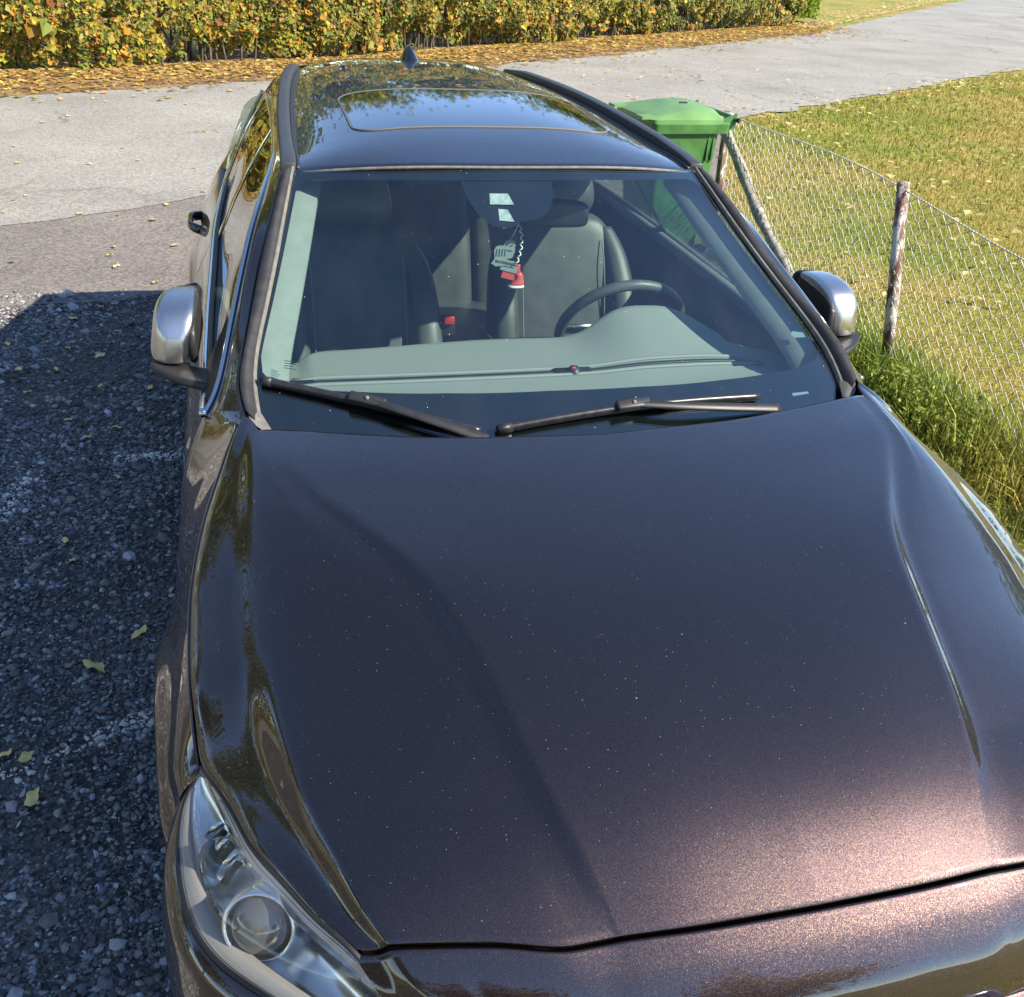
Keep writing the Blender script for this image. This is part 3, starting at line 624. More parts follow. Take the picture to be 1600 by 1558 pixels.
# bumper: wraps from wheel arch to wheel arch under the lamps
up_l = [(.8515, .652, .765), (.8005, .525, .775), (.769, .43, .789), (.7265, .35, .798), (.6875, .285, .798), (.653, .235, .801), (.611, .190, .760), (.575, .150, .712)]
lo_l = [(.8535, .655, .758), (.881, .625, .719), (.892, .57, .692), (.887, .485, .685), (.870, .41, .684), (.833, .34, .680), (.781, .285, .677), (.70, .215, .674), (.62, .165, .682), (.575, .146, .705)]
LO = spline(lo_l, 70); UP = spline(up_l, 70)
bt = np.concatenate([[(.872, .665, .735)], [(x+.006, y-.002, z-.006) for x, y, z in lo_l[1:]], [(.54, .120, .692), (.47, .085, .678), (.30, .054, .670), (0, .042, .670)]])
BT = spline(bt, 90)
def bump_row(dz, out, pull):
    Q = BT.copy(); n = np.gradient(BT[:, :2], axis=0); n = np.stack([n[:, 1], -n[:, 0]], 1); n /= np.linalg.norm(n, axis=1, keepdims=True)+1e-9
    n *= np.sign((n*np.array([1, -1])).sum(1))[:, None]
    Q[:, :2] += n*out; Q[:, 2] = Q[:, 2]*(1-pull)+(dz)*pull; return Q
rowsb = np.stack([BT, bump_row(.60, .020, .35), bump_row(.50, .034, .9), bump_row(.42, .030, 1), bump_row(.30, .018, 1), bump_row(.20, -.03, 1)])
BG = np.swapaxes(pchip(rowsb, 40), 0, 1)
Bf = np.concatenate([BG, flip(BG)[-2::-1]], 0)
panel('front_bumper', skirt(Bf, ('v0',), (0, -.6, .5), .02, .003), M_paint, car)
# grille with chrome frame
gr = thing_part('grille', car)
gp = dense(rrect(-.33, .33, .43, .66, .05), .03)
def gq(x, z, o=0): return (x, .004+.10*(x/.6)**2-.004*((z-.5)/.2)-o, z)
tube('grille_frame', np.array([gq(x, z, .012) for x, z in np.concatenate([gp, gp[:1]])]), .011, M_chrome, gr, k=8, cap=False)
panel('grille_backing', np.array([[gq(x, z, -.002) for x in np.linspace(-.32, .32, 20)] for z in np.linspace(.44, .65, 6)]), M_dark, gr)
for z in np.linspace(.46, .635, 7): tube('grille_bar', np.array([gq(x, z, 0) for x in np.linspace(-.325, .325, 24)]), .006, M_black, gr, k=6)
# lamps
def lamp(s):
    f = np.array([s, 1, 1]); h = thing_part('headlight', car)
    nv = np.array([.55, -.45, .70]); nv /= np.linalg.norm(nv)
    w = np.sin(np.linspace(0, math.pi, 70))[:, None]
    q1, q2, q3 = UP*.75+LO*.25+nv*.016*w, UP*.45+LO*.55+nv*.026*w, UP*.15+LO*.85+nv*.016*w
    lens = np.swapaxes(pchip(np.stack([UP, q1, q2, q3, LO]), 26), 0, 1)
    panel('lamp_lens', lens*f, M_lens, h)
    tube('lamp_gasket', np.concatenate([UP, LO[::-1]])*f-np.array([0, 0, .003]), .0045, M_black, h, k=6)
    dp = np.array([-.5, .45, -.75])
    fl = lambda a, d: (UP*(1-a)+LO*a)+dp*d*w
    panel('lamp_bowl', np.swapaxes(pchip(np.stack([fl(0.02, 0), fl(.1, .05), fl(.45, .085), fl(.8, .055), fl(.98, 0)]), 24), 0, 1)*f, M_lampgrey, h)
    # bright upper reflector strip and pale lower light guide
    i0, i1 = 6, 60
    panel('upper_reflector', np.swapaxes(pchip(np.stack([fl(.05, .004), fl(.16, .012), fl(.26, .030), fl(.30, .045)])[:, i0:i1], 14), 0, 1)*f, M_reflector, h)
    panel('light_guide', np.swapaxes(pchip(np.stack([fl(.965, .002), fl(.90, .004), fl(.83, .010), fl(.79, .024)])[:, 4:66], 14), 0, 1)*f, M_guide, h)
    for k in range(7): tube('reflector_rib', (fl(.10+.026*k, .008+.005*k)[i0+4:i1-4]-dp*.002)*f, .0011, M_lampgrey if k % 2 else M_reflector, h, k=5)
    c = (fl(.52, .030)[36])*f; ax = np.array([.30*s, -.85, .42]); ax /= np.linalg.norm(ax)
    lathe('projector_ring', [(.050, -.05), (.056, -.02), (.055, .012), (.051, .016), (.047, .010), (.046, -.03)], c, ax, M_reflector, h)
    lathe('projector_lens', [(.0465, -.004), (.043, .010), (.034, .021), (.020, .028), (.0, .031)], c, ax, M_projector, h)
    for k in range(6):
        i = 14+k*2; a, b = fl(.30, .030)[i], fl(.66, .050)[i]
        tube('lamp_fin', np.stack([a, a*.5+b*.5-dp*.004, b])*f, .0016, M_black if k % 2 else M_reflector, h, k=6, ry=.007)
    c2 = fl(.46, .034)[20]*f; lathe('lamp_reflector_cup', [(.034, .016), (.030, 0), (.020, -.014), (.006, -.02)], c2, ax, M_reflector, h)
    lathe('indicator_bulb', [(.0, .030), (.007, .026), (.009, .018), (.008, -.01)], fl(.5, .05)[58]*f, ax, M_guide, h, 12)
M_guide = simple('light_guide_plastic', (0.24, 0.235, 0.225), 0.35, coat=.5)
M_projector = simple('projector_glass', (0.06, 0.065, 0.07), 0.03, coat=1.0, metal=0.2)
for s in (-1, 1): lamp(s)

# --- folded door mirrors
def mirror(s):
    m = thing_part('door_mirror', car); f = np.array([s, 1, 1])
    sec = [((.902, 1.748, 1.062), (.020, .002, 0), (-.004, 0, .030)), ((.903, 1.765, 1.075), (.040, .004, 0), (-.008, 0, .050)), ((.903, 1.80, 1.088), (.049, .006, 0), (-.012, 0, .064)), ((.900, 1.86, 1.097), (.050, .006, 0), (-.014, 0, .068)), ((.893, 1.915, 1.101), (.044, .004, 0), (-.014, 0, .064)), ((.886, 1.945, 1.102), (.036, .0, 0), (-.012, 0, .056))]
    sec = [(np.array(a)*f, np.array(b)*f, np.array(c)*f) for a, b, c in sec]
    cap = loft('mirror_cap', sec, M_silver, m, k=48, n=30, e=.40)
    sec2 = [((.886, 1.940, 1.101), (.038, 0, 0), (-.012, 0, .058)), ((.878, 1.960, 1.101), (.036, 0, 0), (-.012, 0, .056)), ((.870, 1.976, 1.100), (.026, 0, 0), (-.010, 0, .046))]
    loft('mirror_bezel', [(np.array(a)*f, np.array(b)*f, np.array(c)*f) for a, b, c in sec2], M_black, m, k=40, n=10, e=.50)
    sec3 = [((.858, 1.755, 1.065), (.010, 0, 0), (0, 0, .036)), ((.852, 1.83, 1.090), (.010, 0, 0), (0, 0, .056)), ((.846, 1.94, 1.095), (.010, 0, 0), (0, 0, .05))]
    loft('mirror_inner_shell', [(np.array(a)*f, np.array(b)*f, np.array(c)*f) for a, b, c in sec3], M_black, m, k=24, n=14, e=.55)
    sec4 = [((.820, 1.700, 1.004), (.0, .050, 0), (0, 0, .014)), ((.860, 1.715, 1.008), (0, .050, 0), (0, .002, .012)), ((.910, 1.745, 1.014), (0, .048, 0), (0, .002, .010)), ((.950, 1.775, 1.020), (0, .034, 0), (0, 0, .008)), ((.958, 1.785, 1.022), (0, .02, 0), (0, 0, .005))]
    loft('mirror_foot', [(np.array(a)*f, np.array(b)*f, np.array(c)*f) for a, b, c in sec4], M_black, m, k=24, n=20, e=.45)
    G = np.array([[(.826, 1.56, 1.0), (.80, 1.62, 1.045), (.775, 1.72, 1.11)], [(.835, 1.64, 1.0), (.815, 1.70, 1.045), (.785, 1.775, 1.10)], [(.838, 1.74, 1.0), (.822, 1.78, 1.03), (.795, 1.82, 1.075)]])
    panel('mirror_sail', np.swapaxes(pchip(np.swapaxes(pchip(G, 10), 0, 1), 10), 0, 1)*f, M_black, m)
for s in (-1, 1): mirror(s)
for d, y, ho in ((doors, 2.72, -.028), (rdoors, 3.66, -.024)):
    for o, s in zip(d, (1, -1)):
        z = .87
        P = spline([(s*(.905+ho), y-.11, z-.006), (s*(.940+ho), y-.075, z), (s*(.948+ho), y, z+.002), (s*(.942+ho), y+.08, z), (s*(.907+ho), y+.115, z-.006)], 24)
        tube('door_handle', P, .013, M_glassblack, o, k=10, ry=.019)
# --- wheels and dark underbody
def wheel(x, y):
    w = thing_part('wheel', car); sx = 1 if x > 0 else -1
    lathe('tyre', [(.215, -.11), (.30, -.115), (.328, -.095), (.334, 0), (.328, .095), (.30, .115), (.215, .11)], (x, y, .335), (1, 0, 0), M_tyre, w, 40)
    lathe('rim', [(.215, -.10), (.205, 0), (.212, .10), (.222, .108)], (x, y, .335), (sx, 0, 0), M_rim, w, 40)
    lathe('hub', [(.05, .06), (.045, .095), (.0, .10)], (x, y, .335), (sx, 0, 0), M_rim, w, 20)
    for k in range(5):
        a = k*2*math.pi/5; d = np.array([0, math.cos(a), math.sin(a)])
        tube('spoke', np.array([(x+sx*.085, y, .335)+d*.03, (x+sx*.09, y, .335)+d*.12, (x+sx*.08, y, .335)+d*.21]), .02, M_rim, w, k=8, ry=.012, up=(1, 0, 0))
    lathe('brake_disc', [(.0, .0), (.15, .0), (.15, .02), (0, .02)], (x, y, .335), (sx, 0, 0), M_rim, w, 28)
for x in (-.80, .80):
    for y, _ in WH: wheel(x, y)
box('underbody', (0, 2.35, .29), (1.50, 4.1, .10), M_dark, car, .01)
box('engine_bay', (0, .78, .53), (1.30, .92, .46), M_dark, car, .05)
for s in (-1, 1):
    G = np.array([[(s*.62, WH[0][0]+AR*math.cos(a)*1.0, .335+AR*math.sin(a)*1.0) for a in np.linspace(0, math.pi, 20)], [(s*.90, WH[0][0]+AR*math.cos(a), .335+AR*math.sin(a)) for a in np.linspace(0, math.pi, 20)]])
    panel('wheel_arch_liner', G, M_dark, car); G2 = G.copy(); G2[..., 1] += WH[1][0]-WH[0][0]; panel('wheel_arch_liner', G2, M_dark, car)
    panel('inner_wing', np.array([[(s*.74, .66, .55), (s*.74, 1.42, .55)], [(s*.775, .70, .74), (s*.72, 1.42, .99)]]), M_dark, car)

# --- cabin
panel('headlining', RF[2:, 4:-4]-np.array([0, -.02, .045]), M_liner, car)
for s in (-1, 1):
    f = np.array([s, 1, 1])
    # door cards
    G = np.array([[(.80, y, .97+.003*j) for y in np.linspace(1.6, 4.05, 20)] for j in range(2)]+[[(.79, y, .80) for y in np.linspace(1.6, 4.05, 20)], [(.76, y, .40) for y in np.linspace(1.6, 4.05, 20)]])
    panel('door_card', G*f, M_trim if s > 0 else M_leather, car)
    tube('door_top_trim', np.array([(.795-.012*max(0, y-2.6), y, .985+.01*(y-1.6)) for y in np.linspace(1.62, 3.9, 30)])*f, .022, M_trim, car, k=8)
    # inside of the windscreen pillar
    a = EG+np.array([-.085, .022, -.030]); b = EG+np.array([-.012, .012, -.018]); c3 = spline(MOa, 90)+np.array([-.03, .08, -.03])
    panel('pillar_trim', np.stack([c3+np.array([-.05, .06, -.03]), a+np.array([-.004, .02, -.012]), a, b], 1)*f, M_trim, car)
box('cabin_floor', (0, 2.75, .36), (1.5, 2.7, .04), M_dark, car, .005)
box('bulkhead', (0, 1.45, .62), (1.44, .05, .62), M_dark, car, .01)
box('load_bay', (0, 4.05, .62), (1.2, .9, .5), M_dark, car, .02)
# dashboard: a grid with the instrument cowl raised in front of the driver
dx = np.linspace(-.715, .715, 90); rows = []
def dash_rear(x):
    y = 1.90+.045*math.exp(-((x+.05)/.35)**2); hump = math.exp(-(((x-.385)/.17)**2)**1.5)
    return y+.07*hump-.10*max(0, abs(x)-.55)/.16, .985+.072*hump-.012*(abs(x) > .6)
for q in np.linspace(0, 1, 34):
    r = []
    for x in dx:
        yf = 1.36+.12*abs(x/.7)**2; zf = ws(x/.73, .13)[2]-.040; yr, zr = dash_rear(x)
        y = yf+(yr-yf)*q; hump = math.exp(-(((x-.385)/.17)**2)**1.5)
        z = zf+(.985-zf)*min(1, q*2.2)+(zr-.985)*max(0, (q-.35)/.65)**1.3
        z -= .012*math.exp(-((q-.20)/.035)**2)                           # vent groove along the screen
        z += .006*math.exp(-((x+.02)/.05)**2)*math.exp(-((q-.17)/.04)**2)
        r.append((x, y, z))
    rows.append(r)
for dq in ((.02, -.012), (.028, -.05), (.01, -.20), (-.03, -.42)):
    rows.append([(x, dash_rear(x)[0]+dq[0], dash_rear(x)[1]+dq[1]) for x in dx])
dash = panel('dashboard', np.array(rows), M_dash, car)[0]
def dz(x, y):
    R_ = np.array(rows[:34]); c = np.argmin(abs(dx-x)); return float(np.interp(y, R_[:, c, 1], R_[:, c, 2]))
def dline(y, off, x0=-.63, x1=.63): return np.array([(x, y+.012*abs(x/.6)**2, dz(x, y+.012*abs(x/.6)**2)+off) for x in np.linspace(x0, x1, 40)])
tube('demister_slot', dline(1.694, .001), .009, M_black, dash, k=6, ry=.003)
tube('vent_strip', dline(1.715, .002), .007, M_dash, dash, k=6, ry=.005)
tube('vent_strip', dline(1.672, .002), .007, M_dash, dash, k=6, ry=.005)
z_ = dz(.09, 1.69)
lathe('light_sensor', [(.0, .016), (.012, .013), (.018, .004), (.02, 0)], (.088, 1.685, z_+.004), (0, 0, 1), M_black, dash, 16)
box('sensor_base', (.088, 1.69, z_+.002), (.10, .036, .012), M_black, dash, .003)
box('sensor_led', (.083, 1.676, z_+.018), (.012, .008, .006), M_red, dash, .002)
def defrost(x): box('side_vent', (x, 1.70, dz(x, 1.70)+.002), (.05, .03, .010), M_black, dash, .003)
defrost(-.60); defrost(.60)
box('centre_console', (0.0, 2.30, .58), (.24, 1.0, .30), M_leather, car, .05, 4)
box('centre_stack', (0.0, 1.99, .78), (.30, .10, .36), M_black, car, .03, 3)
# steering wheel
sw = thing_part('steering_wheel', car); C = np.array([.370, 2.12, .940]); ax = np.array([0, .86, .50]); e1 = np.array([1, 0, 0]); e2 = np.cross(ax, e1); e2 /= np.linalg.norm(e2); e2 = e2*np.sign(e2[2])
a = np.linspace(0, 2*math.pi, 56)
V, F = tube_np(np.array([C+.188*(math.cos(t)*e1+math.sin(t)*e2) for t in a]), .016, k=12, up=ax, cap=False)
link('wheel_rim', mesh_np('wheel_rim', V, F), M_leather, sw)
lathe('wheel_hub', [(.0, .035), (.05, .03), (.075, .01), (.08, -.03)], C, ax, M_leather, sw, 24)
for t in (R(180), R(0), R(270)): tube('wheel_spoke', np.array([C+.06*(math.cos(t)*e1+math.sin(t)*e2), C+.185*(math.cos(t)*e1+math.sin(t)*e2)]), .02, M_silver, sw, k=8, ry=.01, up=ax)
# seats
def seat(x, y, front=True):
    st_ = thing_part('front_seat', car); w = .245
    loft('seat_cushion', [((x, y-.42, .56), (w*.9, 0, 0), (0, .01, .055)), ((x, y-.38, .58), (w, 0, 0), (0, 0, .075)), ((x, y-.1, .55), (w, 0, 0), (0, 0, .085)), ((x, y+.05, .52), (w*.95, 0, 0), (0, 0, .08))], M_leather, st_, e=.45)
    tilt = .30
    def B(h, dx, dy, ww, th): return ((x+dx, y+dy+h*tilt, .50+h*.93), (ww, 0, 0), (0, th, -.02))
    loft('backrest', [B(0, 0, 0, w*.80, .06), B(.12, 0, 0, w*.86, .07), B(.35, 0, 0, w*.90, .065), B(.52, 0, 0, w*.86, .055), B(.60, 0, 0, w*.70, .045), B(.625, 0, 0, w*.55, .02)], M_leather, st_, e=.5, k=36, n=36)
    for s in (-1, 1):
        loft('bolster', [B(.02, s*w*.80, -.03, .035, .05), B(.10, s*w*.88, -.05, .052, .075), B(.30, s*w*.90, -.05, .052, .078), B(.48, s*w*.84, -.02, .045, .06), B(.58, s*w*.70, 0, .03, .04)], M_leather, st_, e=.7, k=20, n=30)
        loft('cushion_bolster', [((x+s*w*.9, y-.38, .60), (.045, 0, 0), (0, 0, .06)), ((x+s*w*.95, y-.15, .61), (.05, 0, 0), (0, 0, .065)), ((x+s*w*.9, y+.02, .58), (.045, 0, 0), (0, 0, .05))], M_leather, st_, e=.7, k=20, n=16)
        P = spline([np.array(B(h, s*w*.62, -.085+.02*(h > .5), 0, 0)[0]) for h in (.05, .15, .32, .48, .56)], 24)
        tube('seam', P, .0022, M_stitch, st_, k=5)
    loft('head_restraint', [B(.63, 0, -.01, .095, .035), B(.67, 0, -.02, .125, .052), B(.74, 0, -.025, .125, .055), B(.80, 0, -.02, .105, .045), B(.82, 0, -.015, .07, .02)], M_leather, st_, e=.55, k=28, n=24)
    for s in (-1, 1): tube('headrest_post', np.array([B(.55, s*.06, 0, 0, 0)[0], B(.68, s*.06, 0, 0, 0)[0]]), .007, M_silver, st_, k=8)
seat(-.365, 2.56); seat(.375, 2.68)
rs = thing_part('rear_seat', car)
for x, w in ((-.42, .24), (0, .17), (.42, .24)):
    loft('rear_backrest', [((x, 3.32, .58), (w, 0, 0), (0, .07, -.02)), ((x, 3.38, .80), (w, 0, 0), (0, .07, -.02)), ((x, 3.45, 1.0), (w*.96, 0, 0), (0, .06, -.02)), ((x, 3.48, 1.05), (w*.8, 0, 0), (0, .03, -.01))], M_leather, rs, e=.35)
    loft('rear_headrest', [((x, 3.47, 1.06), (.09, 0, 0), (0, .04, 0)), ((x, 3.48, 1.12), (.12, 0, 0), (0, .05, 0)), ((x, 3.49, 1.18), (.10, 0, 0), (0, .04, 0))], M_leather, rs, e=.5)
box('rear_cushion', (0, 3.10, .55), (1.3, .5, .16), M_leather, rs, .05, 4)
box('rear_bulkhead', (0, 3.62, .8), (1.3, .05, .7), M_dark, car, .02)
bk = thing_part('seat_belt_buckle', car)
box('buckle_body', (-.075, 2.56, .80), (.05, .03, .07), M_black, bk, .006)
box('buckle_button', (-.075, 2.535, .828), (.034, .016, .028), M_red, bk, .003)
# interior mirror behind the camera housing
loft('interior_mirror', [((.06, 2.20, 1.262), (.0, .012, 0), (0, 0, .026)), ((.09, 2.195, 1.268), (0, .022, 0), (0, 0, .038)), ((.17, 2.18, 1.272), (0, .024, 0), (0, 0, .040)), ((.235, 2.165, 1.272), (0, .022, 0), (0, 0, .034)), ((.25, 2.162, 1.272), (0, .012, 0), (0, 0, .02))], M_black, car, e=.6)

# ------------------------------------------------------------------ things hanging from the interior mirror
# air freshener card (plain shapes) and key fobs
orn = thing('air_freshener', 'grey cut-out card air freshener hanging behind the windscreen', 'air freshener', (.035, 2.22, 1.09))
M_card = simple('card_grey', (0.22, 0.25, 0.25), 0.6); M_carddark = simple('card_dark', (0.05, 0.06, 0.07), 0.6); M_fobred = simple('fob_red', (0.55, 0.07, 0.05), 0.4); M_fobwhite = simple('fob_white', (0.75, 0.72, 0.66), 0.5)
def card(name, pts, y, m, parent, th=.002):
    P = np.array(pts); n = len(P); V = np.concatenate([np.stack([P[:, 0], np.full(n, y), P[:, 1]], 1), np.stack([P[:, 0], np.full(n, y+th), P[:, 1]], 1)])
    F = [np.arange(n)[None], (np.arange(n)[::-1]+n)[None], np.array([[i, (i+1) % n, (i+1) % n+n, i+n] for i in range(n)])]
    return link(name, mesh_np(name, V, F, False), m, parent)
cx, cz = .028, 1.150
fist = [(-.034, -.018), (-.036, .004), (-.030, .016), (-.018, .019), (-.008, .017), (-.004, .028), (.006, .034), (.022, .032), (.029, .022), (.027, -.004), (.020, -.020), (.0, -.024)]
card('card_shape', [(cx+a, cz+b) for a, b in fist], 2.222, M_card, orn)
for k in range(4): card('card_groove', [(cx-.030+.0085*k, cz-.014), (cx-.028+.0085*k, cz-.014), (cx-.026+.0085*k, cz+.008), (cx-.028+.0085*k, cz+.008)], 2.2205, M_carddark, orn, .001)
for a, b in ((-.001, .020), (.013, .017)): card('card_groove', [(cx+a, cz+b-.003), (cx+a+.008, cz+b-.001), (cx+a+.008, cz+b+.001), (cx+a, cz+b+.002)], 2.2205, M_carddark, orn, .001)
card('card_groove', [(cx+.004, cz+.002), (cx+.018, cz), (cx+.018, cz+.003), (cx+.004, cz+.005)], 2.2205, M_carddark, orn, .001)
ban = [(-.044, -.034), (-.037, -.026), (-.033, -.018), (.000, -.024), (.031, -.032), (.029, -.050), (.0, -.043), (-.030, -.044)]
card('card_banner', [(cx+a, cz+b) for a, b in ban], 2.221, M_card, orn)
cu = bpy.data.curves.new('banner_text', 'FONT'); cu.body = 'BRODERBUSCH'; cu.size = .0095; cu.extrude = .0004; cu.align_x = 'CENTER'; cu.align_y = 'CENTER'
to = bpy.data.objects.new('banner_text', cu); COL.objects.link(to); dg = bpy.context.evaluated_depsgraph_get(); tm = bpy.data.meshes.new_from_object(to.evaluated_get(dg)); bpy.data.objects.remove(to)
tv = np.zeros(len(tm.vertices)*3, np.float32); tm.vertices.foreach_get('co', tv); tv = tv.reshape(-1, 3)
tv2 = np.stack([cx+tv[:, 0]*.93, np.full(len(tv), 2.2203)+tv[:, 2], cz-.0345+tv[:, 1]*1.1-tv[:, 0]*.2], 1).astype(np.float32); tm.vertices.foreach_set('co', tv2.ravel()); tm.update()
link('banner_text', tm, M_carddark, orn)
tube('card_string', np.array([(.055, 2.20, 1.235), (.045, 2.212, 1.20), (cx+.01, 2.222, cz+.033)]), .0012, M_fobwhite, orn, k=5)
fob = thing('key_fob', 'small red and white fobs on a pale twisted chain behind the windscreen', 'key fob', (.06, 2.23, 1.03))
zz = np.linspace(0, 1, 60); ch = np.stack([.058+.014*np.sin(zz*math.pi)+.004*np.sin(zz*44), 2.215+.004*np.cos(zz*44), 1.245-.135*zz], 1)
tube('chain', ch, .0019, M_fobwhite, fob, k=6)
V, F = box_np((.040, 2.226, 1.098), (.052, .005, .020), np.array([[.96, 0, .27], [0, 1, 0], [-.27, 0, .96]])); link('fob_plate', mesh_np('fob_plate', V, F, False), M_card, fob)
V, F = box_np((.046, 2.229, 1.076), (.052, .006, .026), np.array([[.96, 0, .27], [0, 1, 0], [-.27, 0, .96]])); link('fob_red_plate', mesh_np('fob_red_plate', V, F, False), M_fobred, fob)
box('fob_leather', (.069, 2.228, 1.086), (.014, .008, .045), M_fobred, fob, .002)
loft('little_boot_upper', [((.072, 2.232, 1.082), (.012, 0, 0), (0, .012, 0)), ((.074, 2.232, 1.064), (.014, 0, 0), (0, .014, 0)), ((.070, 2.230, 1.052), (.021, 0, 0), (0, .015, 0)), ((.068, 2.230, 1.046), (.022, 0, 0), (0, .015, 0))], M_fobred, fob, e=.8, k=16, n=12)
loft('little_boot_sole', [((.066, 2.230, 1.046), (.024, 0, 0), (0, .016, 0)), ((.066, 2.230, 1.039), (.025, 0, 0), (0, .017, 0))], M_fobwhite, fob, e=.7, k=16, n=4)

# ------------------------------------------------------------------ wheelie bin
M_bin = simple('bin_green', (0.060, 0.170, 0.045), 0.42, var=.32, vscale=9, bump=(250, .12))
M_binlid = simple('bin_lid_green', (0.13, 0.26, 0.085), 0.42, var=.22, vscale=5, bump=(250, .12))
bn = thing('wheelie_bin', 'green plastic wheelie bin with closed lid beside the wire fence', 'bin', (1.95, 5.75, 0))
BA = R(4.0); BC = np.array([1.99, 5.74])
def bl(p):      # bin local: x along depth (hinge side at +x), y across
    p = np.asarray(p, float); c, s_ = math.cos(BA), math.sin(BA); o = p.copy()
    q_ = p[..., 0]*.86; o[..., 0] = BC[0]+q_*c-p[..., 1]*s_; o[..., 1] = BC[1]+q_*s_+p[..., 1]*c; return o
def bin_ring(z, x0, x1, hw, r, n=6): q = rrect(x0, x1, -hw, hw, r, n); return np.concatenate([q, np.full((len(q), 1), z)], 1)
rings = [bin_ring(.06, -.20, .20, .19, .05), bin_ring(.10, -.21, .21, .20, .05), bin_ring(.50, -.245, .225, .235, .05), bin_ring(.925, -.285, .245, .268, .05)]
def ring_mesh(name, rings, m, parent, cap=True):
    G = np.array([bl(r) for r in rings]); n, k = G.shape[:2]; F = [grid_faces(n, k, 0, True)]
    if cap: F += [np.arange(k)[None, ::-1], (np.arange(k)+(n-1)*k)[None]]
    return link(name, mesh_np(name, G.reshape(-1, 3), F), m, parent)
def flat(o, a=35):
    me = o.data; me.polygons.foreach_set('use_smooth', np.full(len(me.polygons), True, bool)); me.set_sharp_from_angle(angle=R(a)); return o
flat(ring_mesh('bin_body', rings, M_bin, bn))
flat(ring_mesh('bin_rim', [bin_ring(.905, -.292, .252, .275, .05), bin_ring(.905, -.312, .300, .292, .045), bin_ring(.960, -.318, .310, .298, .045), bin_ring(.965, -.308, .300, .288, .04)], M_bin, bn))
lid = flat(ring_mesh('bin_lid', [bin_ring(.962, -.330, .255, .292, .05), bin_ring(.985, -.335, .258, .292, .05), bin_ring(1.000, -.29, .245, .268, .06), bin_ring(1.030, -.10, .225, .225, .08), bin_ring(1.042, .0, .19, .18, .08)], M_binlid, bn), 28)
for s in (-1, 1):
    V, F = box_np((0, 0, 0), (.16, .10, .016)); V = bl(V+np.array([-.315, s*.215, .992])); link('lid_grip', mesh_np('lid_grip', V, F, False), M_binlid, lid)
    V, F = box_np((0, 0, 0), (.105, .016, .085)); V[:, 2] += .03*(V[:, 0] > 0); V = bl(V+np.array([.300, s*.262, .945])); link('handle_bracket', mesh_np('handle_bracket', V, F, False), M_bin, bn)
    for xx in (.155, .195): V, F = box_np((0, 0, 0), (.016, .012, .16)); V = bl(V+np.array([xx, s*.262, .82])); link('bin_rib', mesh_np('bin_rib', V, F, False), M_bin, bn)
    lathe('bin_wheel', [(.0, -.025), (.09, -.025), (.10, -.015), (.10, .015), (.09, .025), (0, .025)], bl(np.array([.20, s*.26, .10])), (math.sin(BA), -math.cos(BA), 0), M_black, bn, 24)
tube('bin_handle', bl(np.array([(.345, -.285, .985), (.352, -.14, .988), (.352, .14, .988), (.345, .285, .985)])), .014, M_bin, bn, k=10)
V, F = box_np((0, 0, 0), (.014, .030, .026)); V = bl(V+np.array([.352, -.292, .983])); link('handle_plug', mesh_np('handle_plug', V, F, False), M_black, bn)
V, F = box_np((0, 0, 0), (.06, .012, .010)); V = bl(V+np.array([.05, -.03, 1.046])); link('lid_mark', mesh_np('lid_mark', V, F, False), M_black, lid)

# ------------------------------------------------------------------ wire fence
def post_material():
    m, t, b = mat('weathered_post'); tc = N(t, 'TexCoord')
    nz = N(t, 'TexNoise'); nz.inputs['Scale'].default_value = 22; nz.inputs['Detail'].default_value = 8; nz.inputs['Roughness'].default_value = .65
    mp = N(t, 'Mapping'); mp.inputs['Scale'].default_value = (1, 1, .35); L(t, tc.outputs['Object'], mp.inputs[0]); L(t, mp.outputs[0], nz.inputs['Vector'])
    r = N(t, 'ValToRGB'); e = r.color_ramp.elements; e[0].position = .40; e[0].color = (.10, .045, .028, 1); e[1].position = .56; e[1].color = (.60, .57, .52, 1)
    k = e.new(.48); k.color = (.20, .13, .10, 1); k = e.new(.53); k.color = (.38, .35, .31, 1)
    L(t, nz.outputs[0], r.inputs[0]); L(t, r.outputs[0], b.inputs['Base Color']); b.inputs['Roughness'].default_value = .8
    bp = N(t, 'Bump'); bp.inputs['Strength'].default_value = .5; bp.inputs['Distance'].default_value = .004; L(t, nz.outputs[0], bp.inputs['Height']); L(t, bp.outputs[0], b.inputs['Normal'])
    return m
def lichen_material():
    m = simple('grey_wood', (0.27, 0.26, 0.22), 0.9, var=.55, vscale=26, bump=(60, 1.0)); return m
M_post = post_material(); M_brace = lichen_material(); M_wire = simple('galvanised_wire', (0.62, 0.60, 0.54), 0.5, metal=.1, var=.25, vscale=30)
fn = thing('wire_fence', 'sagging chain link fence with rusty white post and slanting grey brace', 'fence', (2.5, 4, 0))
FY = [(1.0, .80), (1.9, .92), (2.45, .855), (2.956, .845), (3.45, .885), (3.95, .925), (4.63, .945), (5.3, .935), (5.97, .925)]
def fx(y): return 2.50+.010*math.sin(y*3.1)
FYs = spline(FY, 200); 
def ftop(y): return float(np.interp(y, FYs[:, 0], FYs[:, 1]))
tube('fence_post', np.array([(fx(3.72)+.025, 3.70, -.02), (fx(3.80)+.012, 3.80, .45), (fx(3.93), 3.915, .96)]), .031, M_post, fn, k=18)
lathe('post_cap', [(.0, .965), (.020, .963), (.0315, .955), (.032, .94)], (fx(3.93), 3.913, 0), (0, 0, 1), M_brace, fn, 18)
tube('fence_post', np.array([(fx(1.9)+.02, 1.88, -.02), (fx(1.9), 1.9, .95)]), .031, M_post, fn, k=18)
tube('fence_post', np.array([(fx(6.0)+.02, 6.02, -.02), (fx(6.0), 6.0, .94)]), .031, M_post, fn, k=18)
